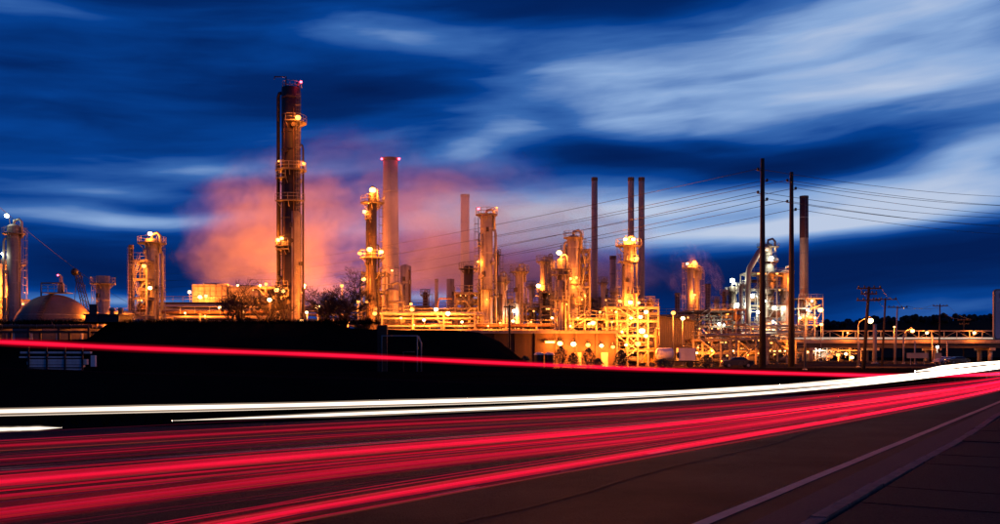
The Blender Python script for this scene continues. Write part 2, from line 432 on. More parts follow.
def column(name, label, px, Y, top, w, cat='column', plats=(), lamps=(), mat=None, base=0.0, head='dome', lad=None, riser=None,
           nband=6, taper=1.0, group=None, steps=None, nozzles=0, base_py=None):
    """an upright vessel; plats = (py, half width in photo pixels[, a0, a1]); lamps = (px, py, kind, power)"""
    mat = mat or M_JACKET
    X = WX(px, Y); H = WZ(top, Y) - base; r = w / 2.0 / F * Y
    rt = root(name, (X, Y, base), label, cat, group)
    mb = MB()
    if steps:
        prof = [(0, r * steps[0][1])]
        for i, (f, k) in enumerate(steps):
            prof += [(H * f + (.0 if i == 0 else r * .5), r * k)]
            if i + 1 < len(steps): prof += [(H * steps[i + 1][0], r * k)]
        prof += [(H - r * .4, r * steps[-1][1])]
        rl = r * steps[-1][1]
    else:
        prof = [(0, r * taper), (H - (r * .5 if head == 'dome' else 0), r)]; rl = r
    def rad(z):
        if not steps: return r * taper + (r - r * taper) * z / H
        k = steps[0][1]
        for f, kk in steps:
            if z >= H * f: k = kk
        return r * k
    if head == 'dome':
        prof += [(H - r * .5 + r * .5 * math.sin(t), max(rl * math.cos(t), 1e-3)) for t in [PI / 2 * i / 5 for i in range(1, 6)]]
    elif head == 'open':
        prof += [(H, rl * .80), (H - 1.2, rl * .78), (H - 1.3, 1e-3)]
    else:
        prof += [(H, 1e-3)]
    mb.lathe(prof, 24)
    sh = mb.build('shell', mat, rt)
    for i in range(nband):
        z = H * (i + .6) / (nband + .2)
        put('band', shared('shell_band', unit_band, mat), rt, (0, 0, z), 0, (rad(z), rad(z), .22))
    if head == 'dome':
        n2 = MB(); n2.tube([(0, 0, H - .1), (0, 0, H + r * .5), (r * .8, 0, H + r * .75), (r * 1.2, -.1, H + r * .3), (r * 1.25, -.1, H - 2.5)], r * .17 + .06, 6)
        n2.build('overhead_pipe', M_PIPE, rt)
    cr_ = random.Random(label)
    if H > 12 and w > 5:
        for q in range(3):                              # small-bore lines running down the front
            a = cr_.uniform(PI * 1.05, PI * 1.95); q_ = rad(H * .5) + .22; z1 = H * cr_.uniform(.45, .95)
            l_ = MB(); l_.tube([(math.cos(a) * q_, math.sin(a) * q_, 0), (math.cos(a) * q_, math.sin(a) * q_, z1), (math.cos(a) * q_ * .8, math.sin(a) * q_ * .8, z1 + .25)], cr_.choice((.06, .09, .13)), 5)
            l_.build('small_bore_pipe', cr_.choice((M_RUST, M_PIPE, M_DARKST)), rt)
        for q in range(3):
            a = cr_.uniform(PI * 1.1, PI * 1.9); z1 = H * cr_.uniform(.2, .9); l_ = MB()
            l_.box((math.cos(a) * (rad(z1) + .15), math.sin(a) * (rad(z1) + .15), z1), (.5, .4, .7), a); l_.build('junction_box', cr_.choice((M_STEEL, M_DARKST)), rt)
        for q in range(int(H / 9)):
            a = cr_.uniform(0, 2 * PI); z1 = H * (q + cr_.uniform(.4, .9)) / (H / 9 + 1)
            ring_platform(rt, z1, rad(z1), rad(z1) + 1.0, a, a + PI * cr_.uniform(.5, .9))
    for q in range(nozzles):
        a = rnd.uniform(PI, 2 * PI); z = H * rnd.uniform(.15, .9)
        n3 = MB(); n3.tube([(math.cos(a) * rad(z) * .9, math.sin(a) * rad(z) * .9, z), (math.cos(a) * (rad(z) + .5), math.sin(a) * (rad(z) + .5), z)], .25, 8)
        n3.tube([(math.cos(a) * (rad(z) + .42), math.sin(a) * (rad(z) + .42), z), (math.cos(a) * (rad(z) + .52), math.sin(a) * (rad(z) + .52), z)], .36, 8)
        n3.build('manway', mat, rt)
    for p in plats:
        zz = WZ(p[0], Y) - base; a0, a1 = (p[2], p[3]) if len(p) > 2 else (0, 2 * PI)
        ring_platform(rt, zz, rad(zz), p[1] / F * Y, a0, a1)
    if lad is not None:
        a = lad; ladder(rt, math.cos(a) * (rad(H * .5) + .35), math.sin(a) * (rad(H * .5) + .35), 0, H * .98, a)
    for a, rr, f in (riser or ()):
        q = rad(H * .5) + rr + .25
        p_ = MB(); p_.tube([(math.cos(a) * q, math.sin(a) * q, 0), (math.cos(a) * q, math.sin(a) * q, H * f - .8), (math.cos(a) * q * .93, math.sin(a) * q * .93, H * f - .2), (math.cos(a) * rad(H * f) * .6, math.sin(a) * rad(H * f) * .6, H * f)], rr, 8)
        p_.build('riser_pipe', M_PIPE if mat not in (M_DARKST, M_NEARBLK) else M_NEARBLK, rt)
    for l in lamps:
        lx = WX(l[0], Y) - X; lz = WZ(l[1], Y) - base
        rz_ = rad(min(lz, H))
        ly = -(rz_ + .8) if abs(lx) < rz_ * 1.2 and lz < H else -.4
        at = (lx * .6 if abs(lx) > .1 else 0, ly * .4, min(lz + .5, H - .1))
        if l[2] == 'r': floodlight(rt, (lx, ly, lz), 'r', .26, l[3] if len(l) > 3 else 1, 'warning_light', (lx, 0, min(lz - .6, H)))
        else: floodlight(rt, (lx, ly, lz), l[2], l[4] if len(l) > 4 else .38, l[3] if len(l) > 3 else 1, 'floodlight', at)
    return rt, X, Y, H, r

def stack(name, label, px, Y, top, w, mat=M_CONC, taper=1.12, lamps=(), split=None, rings=3, group=None):
    X = WX(px, Y); H = WZ(top, Y); r = w / 2.0 / F * Y
    rt = root(name, (X, Y, 0), label, 'chimney', group)
    def rad(z): return r * (taper + (1 - taper) * z / H)
    if split:
        zs = WZ(split[0], Y)
        MB().lathe([(0, rad(0)), (zs, rad(zs))], 24).build('shaft', mat, rt)
        MB().lathe([(zs, rad(zs) * 1.03), (H, rad(H) * 1.03), (H, rad(H) * .82), (H - 2, rad(H) * .8), (H - 2.05, .001)], 24).build('upper_shaft', split[1], rt)
    else:
        MB().lathe([(0, rad(0)), (H, rad(H)), (H, rad(H) * .82), (H - 2, rad(H) * .8), (H - 2.05, .001)], 24).build('shaft', mat, rt)
    for i in range(rings):
        z = H * (i + 1.0) / (rings + .6)
        put('band', shared('shell_band', unit_band, M_STEEL), rt, (0, 0, z), 0, (rad(z), rad(z), .3))
    put('rim', shared('shell_band', unit_band, M_DARKST), rt, (0, 0, H - .35), 0, (rad(H) * 1.04, rad(H) * 1.04, .7))
    ladder(rt, 0, -rad(H * .5) - .3, 0, H * .98, -PI / 2)
    for l in lamps:
        lx = WX(l[0], Y) - X; lz = WZ(l[1], Y)
        floodlight(rt, (lx, -.3, lz), l[2], l[4] if len(l) > 4 else .3, l[3], 'warning_light' if l[2] == 'r' else 'floodlight', (max(-r, min(r, lx)) * .9, 0, min(lz, H - .2)))
    return rt

def unit_post(mb): mb.box((0, 0, .5), (1, 1, 1))
def hrod(mb): mb.tube([(-.5, 0, 0), (.5, 0, 0)], 1.0, 8)

def steel_bar(parent, name, a, b_, sx, sy, mat):
    """axis-aligned member from a to b_ as a copy of one unit box"""
    a, b_ = Vector(a), Vector(b_); d = b_ - a
    me = shared('unit_member', lambda mb: mb.box((0, 0, 0), (1, 1, 1)), mat)
    dims = [abs(d.x), abs(d.y), abs(d.z)]; k = dims.index(max(dims))
    sc = [sx, sx, sx]
    if k == 0: sc = [dims[0], sx, sy]
    elif k == 1: sc = [sx, dims[1], sy]
    else: sc = [sx, sy, dims[2]]
    return put(name, me, parent, (a + b_) / 2, 0, sc)

def pipe_rack(label, px0, px1, Y, levels, depth=5.0, npipe=5, bay=6.5, base=0.0, mat=None, lamps=(), rail=True, seed=1, pipemats=None, big=1.0):
    rn = random.Random(seed); mat = mat or M_FRAME
    x0, x1 = WX(px0, Y), WX(px1, Y); W = x1 - x0
    rt = root('pipe_rack', ((x0 + x1) / 2, Y, base), label, 'pipe rack')
    nb = max(1, int(round(W / bay))); zt = levels[-1]
    for i in range(nb + 1):
        x = -W / 2 + W * i / nb
        for yy in (-depth / 2, depth / 2):
            steel_bar(rt, 'post', (x, yy, 0), (x, yy, zt + .1), .26, .26, mat)
        for z in levels:
            steel_bar(rt, 'beam', (x + .02, -depth / 2, z - .14), (x + .02, depth / 2, z - .14), .22, .27, mat)
        if i < nb and i % 3 == 1:
            mb = MB(); mb.tube([(x, -depth / 2, .3), (x + W / nb, -depth / 2, levels[0] - .3)], .07, 4); mb.build('brace', mat, rt)
    pm = pipemats or [M_PIPE, M_PALE, M_RUST, M_STEEL, M_PIPE]
    for z in levels:
        for sy in (-depth / 2, depth / 2):
            steel_bar(rt, 'beam', (-W / 2, sy, z - .42), (W / 2, sy, z - .42), .20, .24, mat)
        for j in range(npipe):
            r = rn.choice((.10, .13, .17, .22, .28, .36)) * big
            y = -depth / 2 + depth * (j + .5) / npipe
            m = rn.choice(pm)
            a, b_ = -W / 2 - rn.uniform(.2, 1.5), W / 2 + rn.uniform(.2, 1.5)
            put('pipe', shared('pipe_run', hrod, m), rt, ((a + b_) / 2, y, z + r + .02), 0, (b_ - a, r, r))
            if rn.random() < .45:                       # a branch dropping or rising from the run
                xx = rn.uniform(a * .8, b_ * .8); h = rn.choice((-1, 1)) * rn.uniform(1.2, 2.6)
                mb = MB(); mb.tube([(xx, y, z + r), (xx, y, z + r + h * .7), (xx + .25, y - .05, z + r + h), (xx + rn.choice((-1, 1)) * 2.2, y - .1, z + r + h)], r * .6, 6)
                mb.build('branch_pipe', m, rt)
    if rail:
        mb = MB()
        for zz in (.55, 1.1): mb.tube([(-W / 2, -depth / 2 - .1, zt + zz), (W / 2, -depth / 2 - .1, zt + zz)], .035, 4)
        n = int(W / 2.0)
        for i in range(n + 1): mb.tube([(-W / 2 + W * i / n, -depth / 2 - .1, zt), (-W / 2 + W * i / n, -depth / 2 - .1, zt + 1.1)], .035, 4)
        mb.build('handrail', M_STEEL, rt)
    if mat is not M_DARKST:
        for q in range(max(3, int(W / 1.6))): put('bulkhead_lamp', shared('bulkhead_lens', unit_globe, E_BULB), rt, (rn.uniform(-W / 2, W / 2), -depth / 2 - .2, rn.choice(levels) - .65), 0, (rn.uniform(.06, .15) * Y / 155,) * 3)
    for l in lamps: hang_lamp(rt, l, Y, -depth / 2 - .5, base)
    return rt

def hang_lamp(rt, l, Y, yl, base=0.0):
    X0 = rt.location.x; Yl = rt.location.y + yl
    lx, lz = WX(l[0], Yl) - X0, WZ(l[1], Yl) - base
    floodlight(rt, (lx, yl, lz), l[2], l[4] if len(l) > 4 else .34, l[3], 'floodlight', (lx, yl + .5, lz - 1.2))

def drum(parent, name, c, L, r, mat, axis='x'):
    prof = [(-L / 2 - r * .5, 1e-3)] + [(-L / 2 - r * .5 * math.cos(t), r * math.sin(t)) for t in [PI / 2 * i / 4 for i in range(1, 5)]] + \
           [(L / 2 + r * .5 * math.sin(t), max(r * math.cos(t), 1e-3)) for t in [PI / 2 * i / 4 for i in range(0, 5)]]
    mb = MB(); mb.lathe(prof, 14)
    if axis == 'x': mb.v = [(z, y, x) for x, y, z in mb.v]; mb.f = [f[::-1] for f in mb.f]
    return mb.build(name, mat, parent, c)

def process_frame(label, px0, px1, Y, levels, depth=8.0, bays=3, base=0.0, lamps=(), seed=1, equip=6, mat=None, name='process_structure'):
    """open steel structure: posts, beams, decks with rails, and the drums, exchangers and pipes it carries"""
    rn = random.Random(seed); mat = mat or M_FRAME
    x0, x1 = WX(px0, Y), WX(px1, Y); W = x1 - x0
    rt = root(name, ((x0 + x1) / 2, Y, base), label, 'steel structure')
    for i in range(bays + 1):
        x = -W / 2 + W * i / bays
        for yy in (-depth / 2, depth / 2): steel_bar(rt, 'post', (x, yy, 0), (x, yy, levels[-1] + .1), .28, .28, mat)
    prev = 0
    for li, z in enumerate(levels):
        for yy in (-depth / 2, depth / 2): steel_bar(rt, 'beam', (-W / 2, yy + .02, z - .2), (W / 2, yy + .02, z - .2), .20, .32, mat)
        for i in range(bays + 1):
            x = -W / 2 + W * i / bays
            steel_bar(rt, 'beam', (x + .03, -depth / 2, z - .22), (x + .03, depth / 2, z - .22), .18, .28, mat)
        dk = put('deck', shared('deck_plate', lambda mb: mb.box((0, 0, 0), (1, 1, 1)), M_GRATE), rt, (0, 0, z), 0, (W + .5, depth + .4, .06))
        mb = MB()
        for zz in (.55, 1.1): mb.tube([(-W / 2 - .2, -depth / 2 - .15, z + zz), (W / 2 + .2, -depth / 2 - .15, z + zz)], .035, 4)
        n = max(2, int(W / 1.7))
        for i in range(n + 1): mb.tube([(-W / 2 + W * i / n, -depth / 2 - .15, z), (-W / 2 + W * i / n, -depth / 2 - .15, z + 1.1)], .035, 4)
        mb.build('handrail', M_STEEL, rt)
        i = rn.randrange(bays); xa, xb = -W / 2 + W * i / bays, -W / 2 + W * (i + 1) / bays
        mb = MB(); mb.tube([(xa, -depth / 2 - .05, prev + .2), (xb, -depth / 2 - .05, z - .3)], .08, 4); mb.build('brace', mat, rt)
        for q in range(equip):
            h = z - prev; x = rn.uniform(-W / 2 + .8, W / 2 - .8); y = rn.uniform(-depth / 2 + .8, depth / 2 - .8)
            m = rn.choice((M_PIPE, M_PALE, M_JACKET, M_RUST, M_STEEL))
            t = rn.random()
            if t < .30: drum(rt, 'drum', (x * .6, y, prev + h * .45), min(W * .5, rn.uniform(2.0, 4.0)), rn.uniform(.35, h * .28), m)
            elif t < .50: drum(rt, 'vessel', (x, y, prev + h * .5), h * .55, rn.uniform(.35, .7), m, 'z')
            elif t < .80:
                r = rn.choice((.08, .12, .18, .24))
                mb = MB(); xe = max(-W / 2, min(W / 2, x + rn.choice((-1, 1)) * rn.uniform(1, 4)))
                mb.tube([(x, y, prev + .1), (x, y, prev + h * .7), (x + (.25 if xe > x else -.25), y, prev + h * .8), (xe, y, prev + h * .8)], r, 7); mb.build('pipe', m, rt)
            else:
                r = rn.choice((.10, .15, .22))
                put('pipe', shared('pipe_run', hrod, m), rt, (0, y, prev + h * rn.uniform(.3, .85)), 0, (W + rn.uniform(0, 2), r, r))
        prev = z
    for q in range(max(3, int(W / 1.1))):
        li = rn.randrange(len(levels)); zz = levels[li] - .55
        put('bulkhead_lamp', shared('bulkhead_lens', unit_globe, E_BULB), rt, (rn.uniform(-W / 2, W / 2), -depth / 2 - .25, zz), 0, (rn.uniform(.06, .17) * Y / 155,) * 3)
    st = MB()                                           # zig-zag stair on the front
    prev = 0
    for li, z in enumerate(levels):
        xa, xb = (-W * .35, W * .05) if li % 2 == 0 else (W * .05, -W * .35)
        for yy in (-depth / 2 - .3, -depth / 2 - 1.1):
            st.tube([(xa, yy, prev), (xb, yy, z)], .07, 4); st.tube([(xa, yy, prev + 1), (xb, yy, z + 1)], .03, 4)
        ns = int((z - prev) / .3)
        for k in range(ns): st.box((xa + (xb - xa) * k / ns, -depth / 2 - .7, prev + (z - prev) * k / ns), (.25, .8, .03))
        prev = z
    st.build('stair', M_STEEL, rt)
    for l in lamps: hang_lamp(rt, l, Y, -depth / 2 - (l[5] if len(l) > 5 else .8), base)
    return rt

def lamp_post(label, px_post, base_py, px, py, Y, kind='s', power=1.0, size=.36, wood=False, group='street lamps', z0=None, name='street_lamp'):
    X = WX(px_post, Y); zb = 0.0 if z0 is None else z0; zl = WZ(py, Y) - zb
    rt = root(name, (X, Y, zb), label, 'lamp post', group)
    dx = WX(px, Y) - X
    mb = MB(); mb.tube([(0, 0, 0), (0, 0, zl * .55), (0, 0, zl + (.3 if abs(dx) < .3 else -.6))], .1, 8, radii=[.13, .10, .07])
    mb.lathe([(0, .28), (.12, .28), (.14, .14)], 10)
    mb.build('post', M_WOOD if wood else M_STEEL, rt)
    if abs(dx) > .3:
        a = MB(); a.tube([(0, 0, zl - .7), (dx * .15, 0, zl - .05), (dx * .5, 0, zl + .25), (dx, 0, zl + size * 1.3)], .055, 6); a.build('arm', M_STEEL, rt)
    floodlight(rt, (dx, -.25 if abs(dx) < .3 else 0, zl), kind, size, power, 'luminaire')
    return rt

# ================================================================== the setting
def gp(px, py, z):
    Y = (CAMZ - z) * F / (py - HY)
    return Vector((WX(px, Y), Y, z))
def catmull(P, k=8):
    """centripetal spline through P"""
    P = [Vector(p) for p in P]; out = []
    Q = [P[0] * 2 - P[1]] + P + [P[-1] * 2 - P[-2]]
    for i in range(1, len(Q) - 2):
        p0, p1, p2, p3 = Q[i - 1], Q[i], Q[i + 1], Q[i + 2]
        t0 = 0.0; t1 = t0 + (p1 - p0).length ** .5; t2 = t1 + (p2 - p1).length ** .5; t3 = t2 + (p3 - p2).length ** .5
        for j in range(k):
            t = t1 + (t2 - t1) * j / k
            a1 = p0 * ((t1 - t) / (t1 - t0)) + p1 * ((t - t0) / (t1 - t0)); a2 = p1 * ((t2 - t) / (t2 - t1)) + p2 * ((t - t1) / (t2 - t1)); a3 = p2 * ((t3 - t) / (t3 - t2)) + p3 * ((t - t2) / (t3 - t2))
            b1 = a1 * ((t2 - t) / (t2 - t0)) + a2 * ((t - t0) / (t2 - t0)); b2 = a2 * ((t3 - t) / (t3 - t1)) + a3 * ((t - t1) / (t3 - t1))
            out.append(b1 * ((t2 - t) / (t2 - t1)) + b2 * ((t - t1) / (t2 - t1)))
    out.append(P[-1]); return out

def sheet(name, poly, z, mat, th=.004):
    mb = MB(); k = len(poly)
    mb.add([(x, y, z) for x, y in poly], [tuple(range(k))])
    return tag(mb.build(name, mat), kind='structure')

g = MB(); g.add([(-3000, -400, 0), (3000, -400, 0), (3000, 4000, 0), (-3000, 4000, 0)], [(0, 1, 2, 3)])
tag(g.build('ground', M_GROUND), kind='structure')
sheet('refinery_yard', [(-140, 128), (90, 128), (140, 420), (-140, 420)], .004, M_YARD)

DIR = Vector((.527, .850)); NRM = Vector((.850, -.527))       # along the road and to its right
def kerbX(Y): return -2.9 + .62 * Y
def edgeX(Y): return -4.25 + .632 * Y
far_edge = [(-90, 8), (-34, 14.5), (-11.5, 22), (-5.5, 25.2), (2.6, 31.5), (14.6, 46), (52, 109), (185, 330), (305, 530)]
near_edge = [(kerbX(y), y) for y in (500, 200, 100, 60, 40, 25, 12, 0, -20, -60)] + [(-90, -60)]
sheet('main_road', far_edge + near_edge, .008, M_ASPH)

# painted edge line and lane dashes, each a thin sheet on the road
def strip(name, pts, w, z, mat, parent=None):
    mb = MB(); vs = []; fs = []
    for i, p in enumerate(pts):
        a = Vector(pts[max(i - 1, 0)][:2]); c = Vector(pts[min(i + 1, len(pts) - 1)][:2]); t = (c - a).normalized(); n = Vector((t.y, -t.x)) * w / 2
        vs += [(p[0] - n.x, p[1] - n.y, z), (p[0] + n.x, p[1] + n.y, z)]
    fs = [(2 * i, 2 * i + 1, 2 * i + 3, 2 * i + 2) for i in range(len(pts) - 1)]
    mb.add(vs, fs); return mb.build(name, mat, parent)
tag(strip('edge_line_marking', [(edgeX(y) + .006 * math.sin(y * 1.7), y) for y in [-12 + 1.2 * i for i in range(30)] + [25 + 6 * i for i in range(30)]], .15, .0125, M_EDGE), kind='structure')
dl = bpy.data.objects.new('lane_marking', None); COL.objects.link(dl); tag(dl, kind='structure')
for k in range(-3, 26):
    y0 = 11.98 + 2.53 * k; ln = .82
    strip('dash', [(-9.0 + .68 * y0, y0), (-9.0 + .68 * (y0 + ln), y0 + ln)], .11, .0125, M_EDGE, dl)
cl = bpy.data.objects.new('centre_marking', None); COL.objects.link(cl); tag(cl, kind='structure')
for o_ in (0, .28):
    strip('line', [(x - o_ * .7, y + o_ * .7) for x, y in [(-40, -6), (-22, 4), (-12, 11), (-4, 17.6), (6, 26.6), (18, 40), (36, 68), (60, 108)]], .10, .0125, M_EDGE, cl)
# asphalt repairs and sealed seams, slightly proud of the road
for s_, off in ((1, 2.15),):
    rn = random.Random(s_)
    pts = []
    for i in range(60):
        y = 4 + i * .7; x = edgeX(y) - off * 1.18 + .10 * math.sin(i * .63 + s_) + rn.uniform(-.03, .03); pts.append((x, y))
    tag(strip('sealed_seam', pts, .05 + .01 * s_, .0145, pbr('bitumen_seal', (.016, .015, .015), .8, 0, .2, 3.0, .4, spec=.1)), kind='structure')

# gutter, kerb stones and pavement slabs
gut = [(kerbX(y) - .42 * .85 / .85, y) for y in [-10 + 2 * i for i in range(60)]]
tag(strip('gutter', gut, .55, .011, pbr('gutter_grime', (.010, .008, .007), .9, 0, .5, 2.0, .6)), kind='structure')
kerb = bpy.data.objects.new('kerb', None); COL.objects.link(kerb); tag(kerb, kind='structure')
def kerbstone(mb):
    mb.prism([(-.49, -.10), (.49, -.10), (.49, .09), (-.49, .09)], 0, .10)
    mb.add([(-.485, -.07, .13), (.485, -.07, .13), (.485, .085, .132), (-.485, .085, .132)], [(0, 1, 2, 3)])
    mb.add([(-.49, -.10, .10), (.49, -.10, .10), (.485, -.07, .13), (-.485, -.07, .13)], [(0, 1, 2, 3)])
    mb.add([(-.49, .09, .10), (.49, .09, .10), (.485, .085, .132), (-.485, .085, .132)], [(3, 2, 1, 0)])
    mb.add([(-.49, -.1, .1), (-.485, -.07, .13), (-.485, .085, .132), (-.49, .09, .1)], [(3, 2, 1, 0)])
    mb.add([(.49, -.1, .1), (.485, -.07, .13), (.485, .085, .132), (.49, .09, .1)], [(0, 1, 2, 3)])
kr = random.Random(5)
ang = math.atan2(DIR.y, DIR.x)
for k in range(-6, 90):
    p = Vector((kerbX(0), 0)) + DIR * (k * 1.0) + NRM * (.08 + kr.uniform(-.008, .008) + .05 * math.sin(k * .35))
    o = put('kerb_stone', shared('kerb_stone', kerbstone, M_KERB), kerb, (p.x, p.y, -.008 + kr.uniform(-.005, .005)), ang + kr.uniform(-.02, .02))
    o.rotation_euler = (kr.uniform(-.012, .012), kr.uniform(-.004, .004), ang + PI + kr.uniform(-.008, .008))
pav = bpy.data.objects.new('pavement', None); COL.objects.link(pav); tag(pav, kind='structure')
def slabm(mb): mb.box((0, 0, .06), (1.485, 1.485, .12))
for k in range(-4, 40):
    for j in range(2):
        p = Vector((kerbX(0), 0)) + DIR * (k * 1.5) + NRM * (.935 + j * 1.5)
        put('slab', shared('pavement_slab', slabm, M_SLAB), pav, (p.x, p.y, .002 + kr.uniform(-.006, .006)), ang)
vp = [(kerbX(y) + 3.95, y) for y in (-10, 300)]
sheet('roadside_verge', [vp[0], (60, -10), (400, 300), vp[1]], .02, M_GRASS)

# the side road climbing to the left, with the slope under it
SIDE = [(-170, 337, 27.0), (0, 342, 30), (130, 348, 32), (330, 355.2, 35.5), (500, 363, 38.5), (660, 369.5, 42), (800, 373.8, 46), (880, 375.5, 50), (990, 374.5, 60)]
side_tr = []
for (px, py, Y) in SIDE:
    side_tr.append(Vector((WX(px, Y), Y, WZ(py, Y))))
lampz = [.85, .85, .85, .85, .85, .82, .76, .70, .62]
side_rd = [Vector((p.x, p.y, max(p.z - lz, .02))) for p, lz in zip(side_tr, lampz)]
side_c = catmull([(-40, 20, side_rd[0].z + .2)] + side_rd, 5)
mb = MB(); vs = []
for i, p in enumerate(side_c):
    t = (side_c[min(i + 1, len(side_c) - 1)] - side_c[max(i - 1, 0)]).normalized(); n = Vector((t.y, -t.x, 0))
    for off, dz in ((2.2, .0), (-5.0, .0)):
        q = p + n * off; vs.append((q.x, q.y, p.z + .016 + dz))
mb.add(vs, [(2 * i, 2 * i + 1, 2 * i + 3, 2 * i + 2) for i in range(len(side_c) - 1)])
tag(mb.build('side_road', M_ASPH2), kind='structure')
mb = MB(); vs = []; er = random.Random(3)
for i, p in enumerate(side_c):
    t = (side_c[min(i + 1, len(side_c) - 1)] - side_c[max(i - 1, 0)]).normalized(); n = Vector((t.y, -t.x, 0))
    for off, zz in ((2.4 + p.z * 2.2 + .1, -.02), (2.3, p.z + .006), (-5.1, p.z + .006), (-5.4 - p.z * 2.2, -.02)):
        q = p + n * off; vs.append((q.x, q.y, zz))
mb.add(vs, [(4 * i + j, 4 * i + j + 1, 4 * i + j + 5, 4 * i + j + 4) for i in range(len(side_c) - 1) for j in range(3)])
tag(mb.build('side_road_embankment', M_GROUND), kind='structure')

# dark bank of earth in front of the refinery
mb = MB(); vs = []; br = random.Random(11); xs = [-190 + 2.5 * i for i in range(81)]
prof = [(104, 0), (109, .65), (112, .97), (115, 1.0), (118, .8), (126, 0)]
for x in xs:
    px = CX + x / 112 * F
    top = 339 if px < 90 else (321.5 if px < 325 else 321.5 + min(1, (px - 325) / 20) * 7.0)
    if px > 350: top = 328.5 + min(1, (px - 350) / 130) * 2.5 + max(0, px - 488) / 52 * 42
    h = max(WZ(top, 113), .02)
    for (y, f) in prof: vs.append((x, y + br.uniform(-.3, .3), h * f + (br.uniform(-.14, .10) if 0 < f else -.02)))
n = len(prof)
mb.add(vs, [(i * n + j, (i + 1) * n + j, (i + 1) * n + j + 1, i * n + j + 1) for i in range(len(xs) - 1) for j in range(n - 1)])
tag(mb.build('earth_bank', M_GROUND), kind='structure')
BANK = WZ(322, 113)

# wooded hills behind
mb = MB(); vs = []; hr = random.Random(4)
xs = [-700 + 9 * i for i in range(180)]
for x in xs:
    px = CX + x / 700 * F
    hgt = 4 + 26 / (1 + math.exp(-(px - 800) / 45.0)) + 3 * math.sin(x * .013) + hr.uniform(-1.2, 1.6)
    vs += [(x, 690, -.5), (x + hr.uniform(-2, 2), 700, max(hgt, 1)), (x, 760, max(hgt * 1.02, 1)), (x, 900, -.5)]
mb.add(vs, [(4 * i + j, 4 * i + 4 + j, 4 * i + 5 + j, 4 * i + 1 + j) for i in range(len(xs) - 1) for j in range(3)])
tag(mb.build('wooded_hill', M_HILL), kind='structure')
mb = MB()                                               # its tree line, too far to count
for i in range(420):
    x = hr.uniform(60, 700); px = CX + x / 700 * F
    hgt = 4 + 26 / (1 + math.exp(-(px - 800) / 45.0)) + 3 * math.sin(x * .013)
    h = hr.uniform(3, 7); y = 697 + hr.uniform(-6, 30)
    for q in range(5):
        a = hr.uniform(0, 2 * PI); rr = h * .3
        mb.sphere((x + math.cos(a) * rr, y + math.sin(a) * rr, hgt - 1.5 + h * hr.uniform(.2, .8)), h * hr.uniform(.22, .38), 5, 4)
tag(mb.build('far_woodland', M_HILL), 'dark woodland along the far hilltop', kind='stuff')

# grass on the verge between the two roads and on the bank
gr = random.Random(8); mb = MB()
def tuft(x, y, z, h):
    for q in range(4):
        a = gr.uniform(0, 2 * PI); w = .02; dx, dy = math.cos(a) * h * .5, math.sin(a) * h * .5
        mb.add([(x - w, y, z), (x + w, y, z), (x + dx, y + dy, z + h)], [(0, 1, 2)])
for i in range(5200):
    t = gr.random(); x = -26 + 62 * t; yb = 24 + 0.0
    y = gr.uniform(24, 36)
    if x > -8: y = gr.uniform(26 + (x + 8) * .9, 30 + (x + 8) * 1.05)
    tuft(x, y, 0, gr.uniform(.08, .34))
for i in range(2600):
    tuft(gr.uniform(-62, -14), 112.8 + gr.uniform(-2, 2), BANK * .96 - .05, gr.uniform(.25, .8))
tag(mb.build('verge_grass', M_GRASS), 'dry grass on the dark verge and bank', kind='stuff')

# ================================================================== light trails of the traffic (long exposure, as photographed)
def trail(label, pts, r, core_mat, glow=None, glow_r=None, z=None, sq=1.0, group=None, strands=()):
    P = [gp(px, py, z) for px, py in pts] if z is not None else [Vector(p) for p in pts]
    return trail3(label, P, r, core_mat, glow, glow_r, sq, group, strands)
def trail3(label, P, r, core_mat, glow=None, glow_r=None, sq=1.0, group=None, strands=(), taper=(False, False), auto=0, spread=.05):
    path = catmull(P, 8); c = path[len(path) // 2].copy(); c.z = 0
    rt = root('light_trail', c, label, 'light trail', group)
    loc = [p - c for p in path]; n = len(loc); tr_ = random.Random(label)
    def rads(r_):
        out = []
        for i in range(n):
            k = 1.0 + .05 * math.sin(i * .9 + len(label)) + tr_.uniform(-.03, .03)
            if taper[0]: k *= min(1, .12 + i / 9)
            if taper[1]: k *= min(1, .12 + (n - 1 - i) / 9)
            out.append(r_ * k)
        return out
    if core_mat: MB().tube(loc, r, 10, sq=sq, radii=rads(r)).build('streak', core_mat, rt)
    for q in range(auto):                               # the many lamps that passed: thin lines at slightly different heights
        dz = tr_.gauss(0, spread); rr = tr_.uniform(.0022, .0055); dy = tr_.uniform(-.12, .12); ph = tr_.uniform(0, 6)
        MB().tube([p + Vector((-dy * .6, dy * .8, dz + .006 * math.sin(i * .35 + ph))) for i, p in enumerate(loc)], rr, 5, radii=rads(rr)).build('streak', tr_.choice((T_R2, T_R2, T_R3, T_R3, T_OR)), rt)
    for (dy, dz, rr, m) in strands:
        MB().tube([p + Vector((-dy * .6, dy * .8, dz)) for p in loc], rr, 6, radii=rads(rr)).build('streak', m, rt)
    if glow:
        gl = glow if isinstance(glow, (list, tuple)) else [(glow, glow_r)]
        for (m, gr_) in gl: MB().tube(loc, gr_, 14, sq=sq, radii=rads(gr_)).build('soft_streak', m, rt)
    return rt
REDC = (1.0, .005, .034)
T_R1 = emit('tail_light_bright', REDC, .62, 'AUTO'); T_R2 = emit('tail_light_mid', REDC, .30, 'AUTO'); T_R3 = emit('tail_light_dim', REDC, .05, 'AUTO')
T_OR = emit('marker_light_amber', (1.0, .09, .03), .14, 'AUTO')
T_W1 = emit('head_light_bright', (1.0, .80, .62), 1.9, 'AUTO'); T_W2 = emit('head_light_mid', (1.0, .80, .62), .9, 'AUTO')
RA = (1.0, .003, .032)
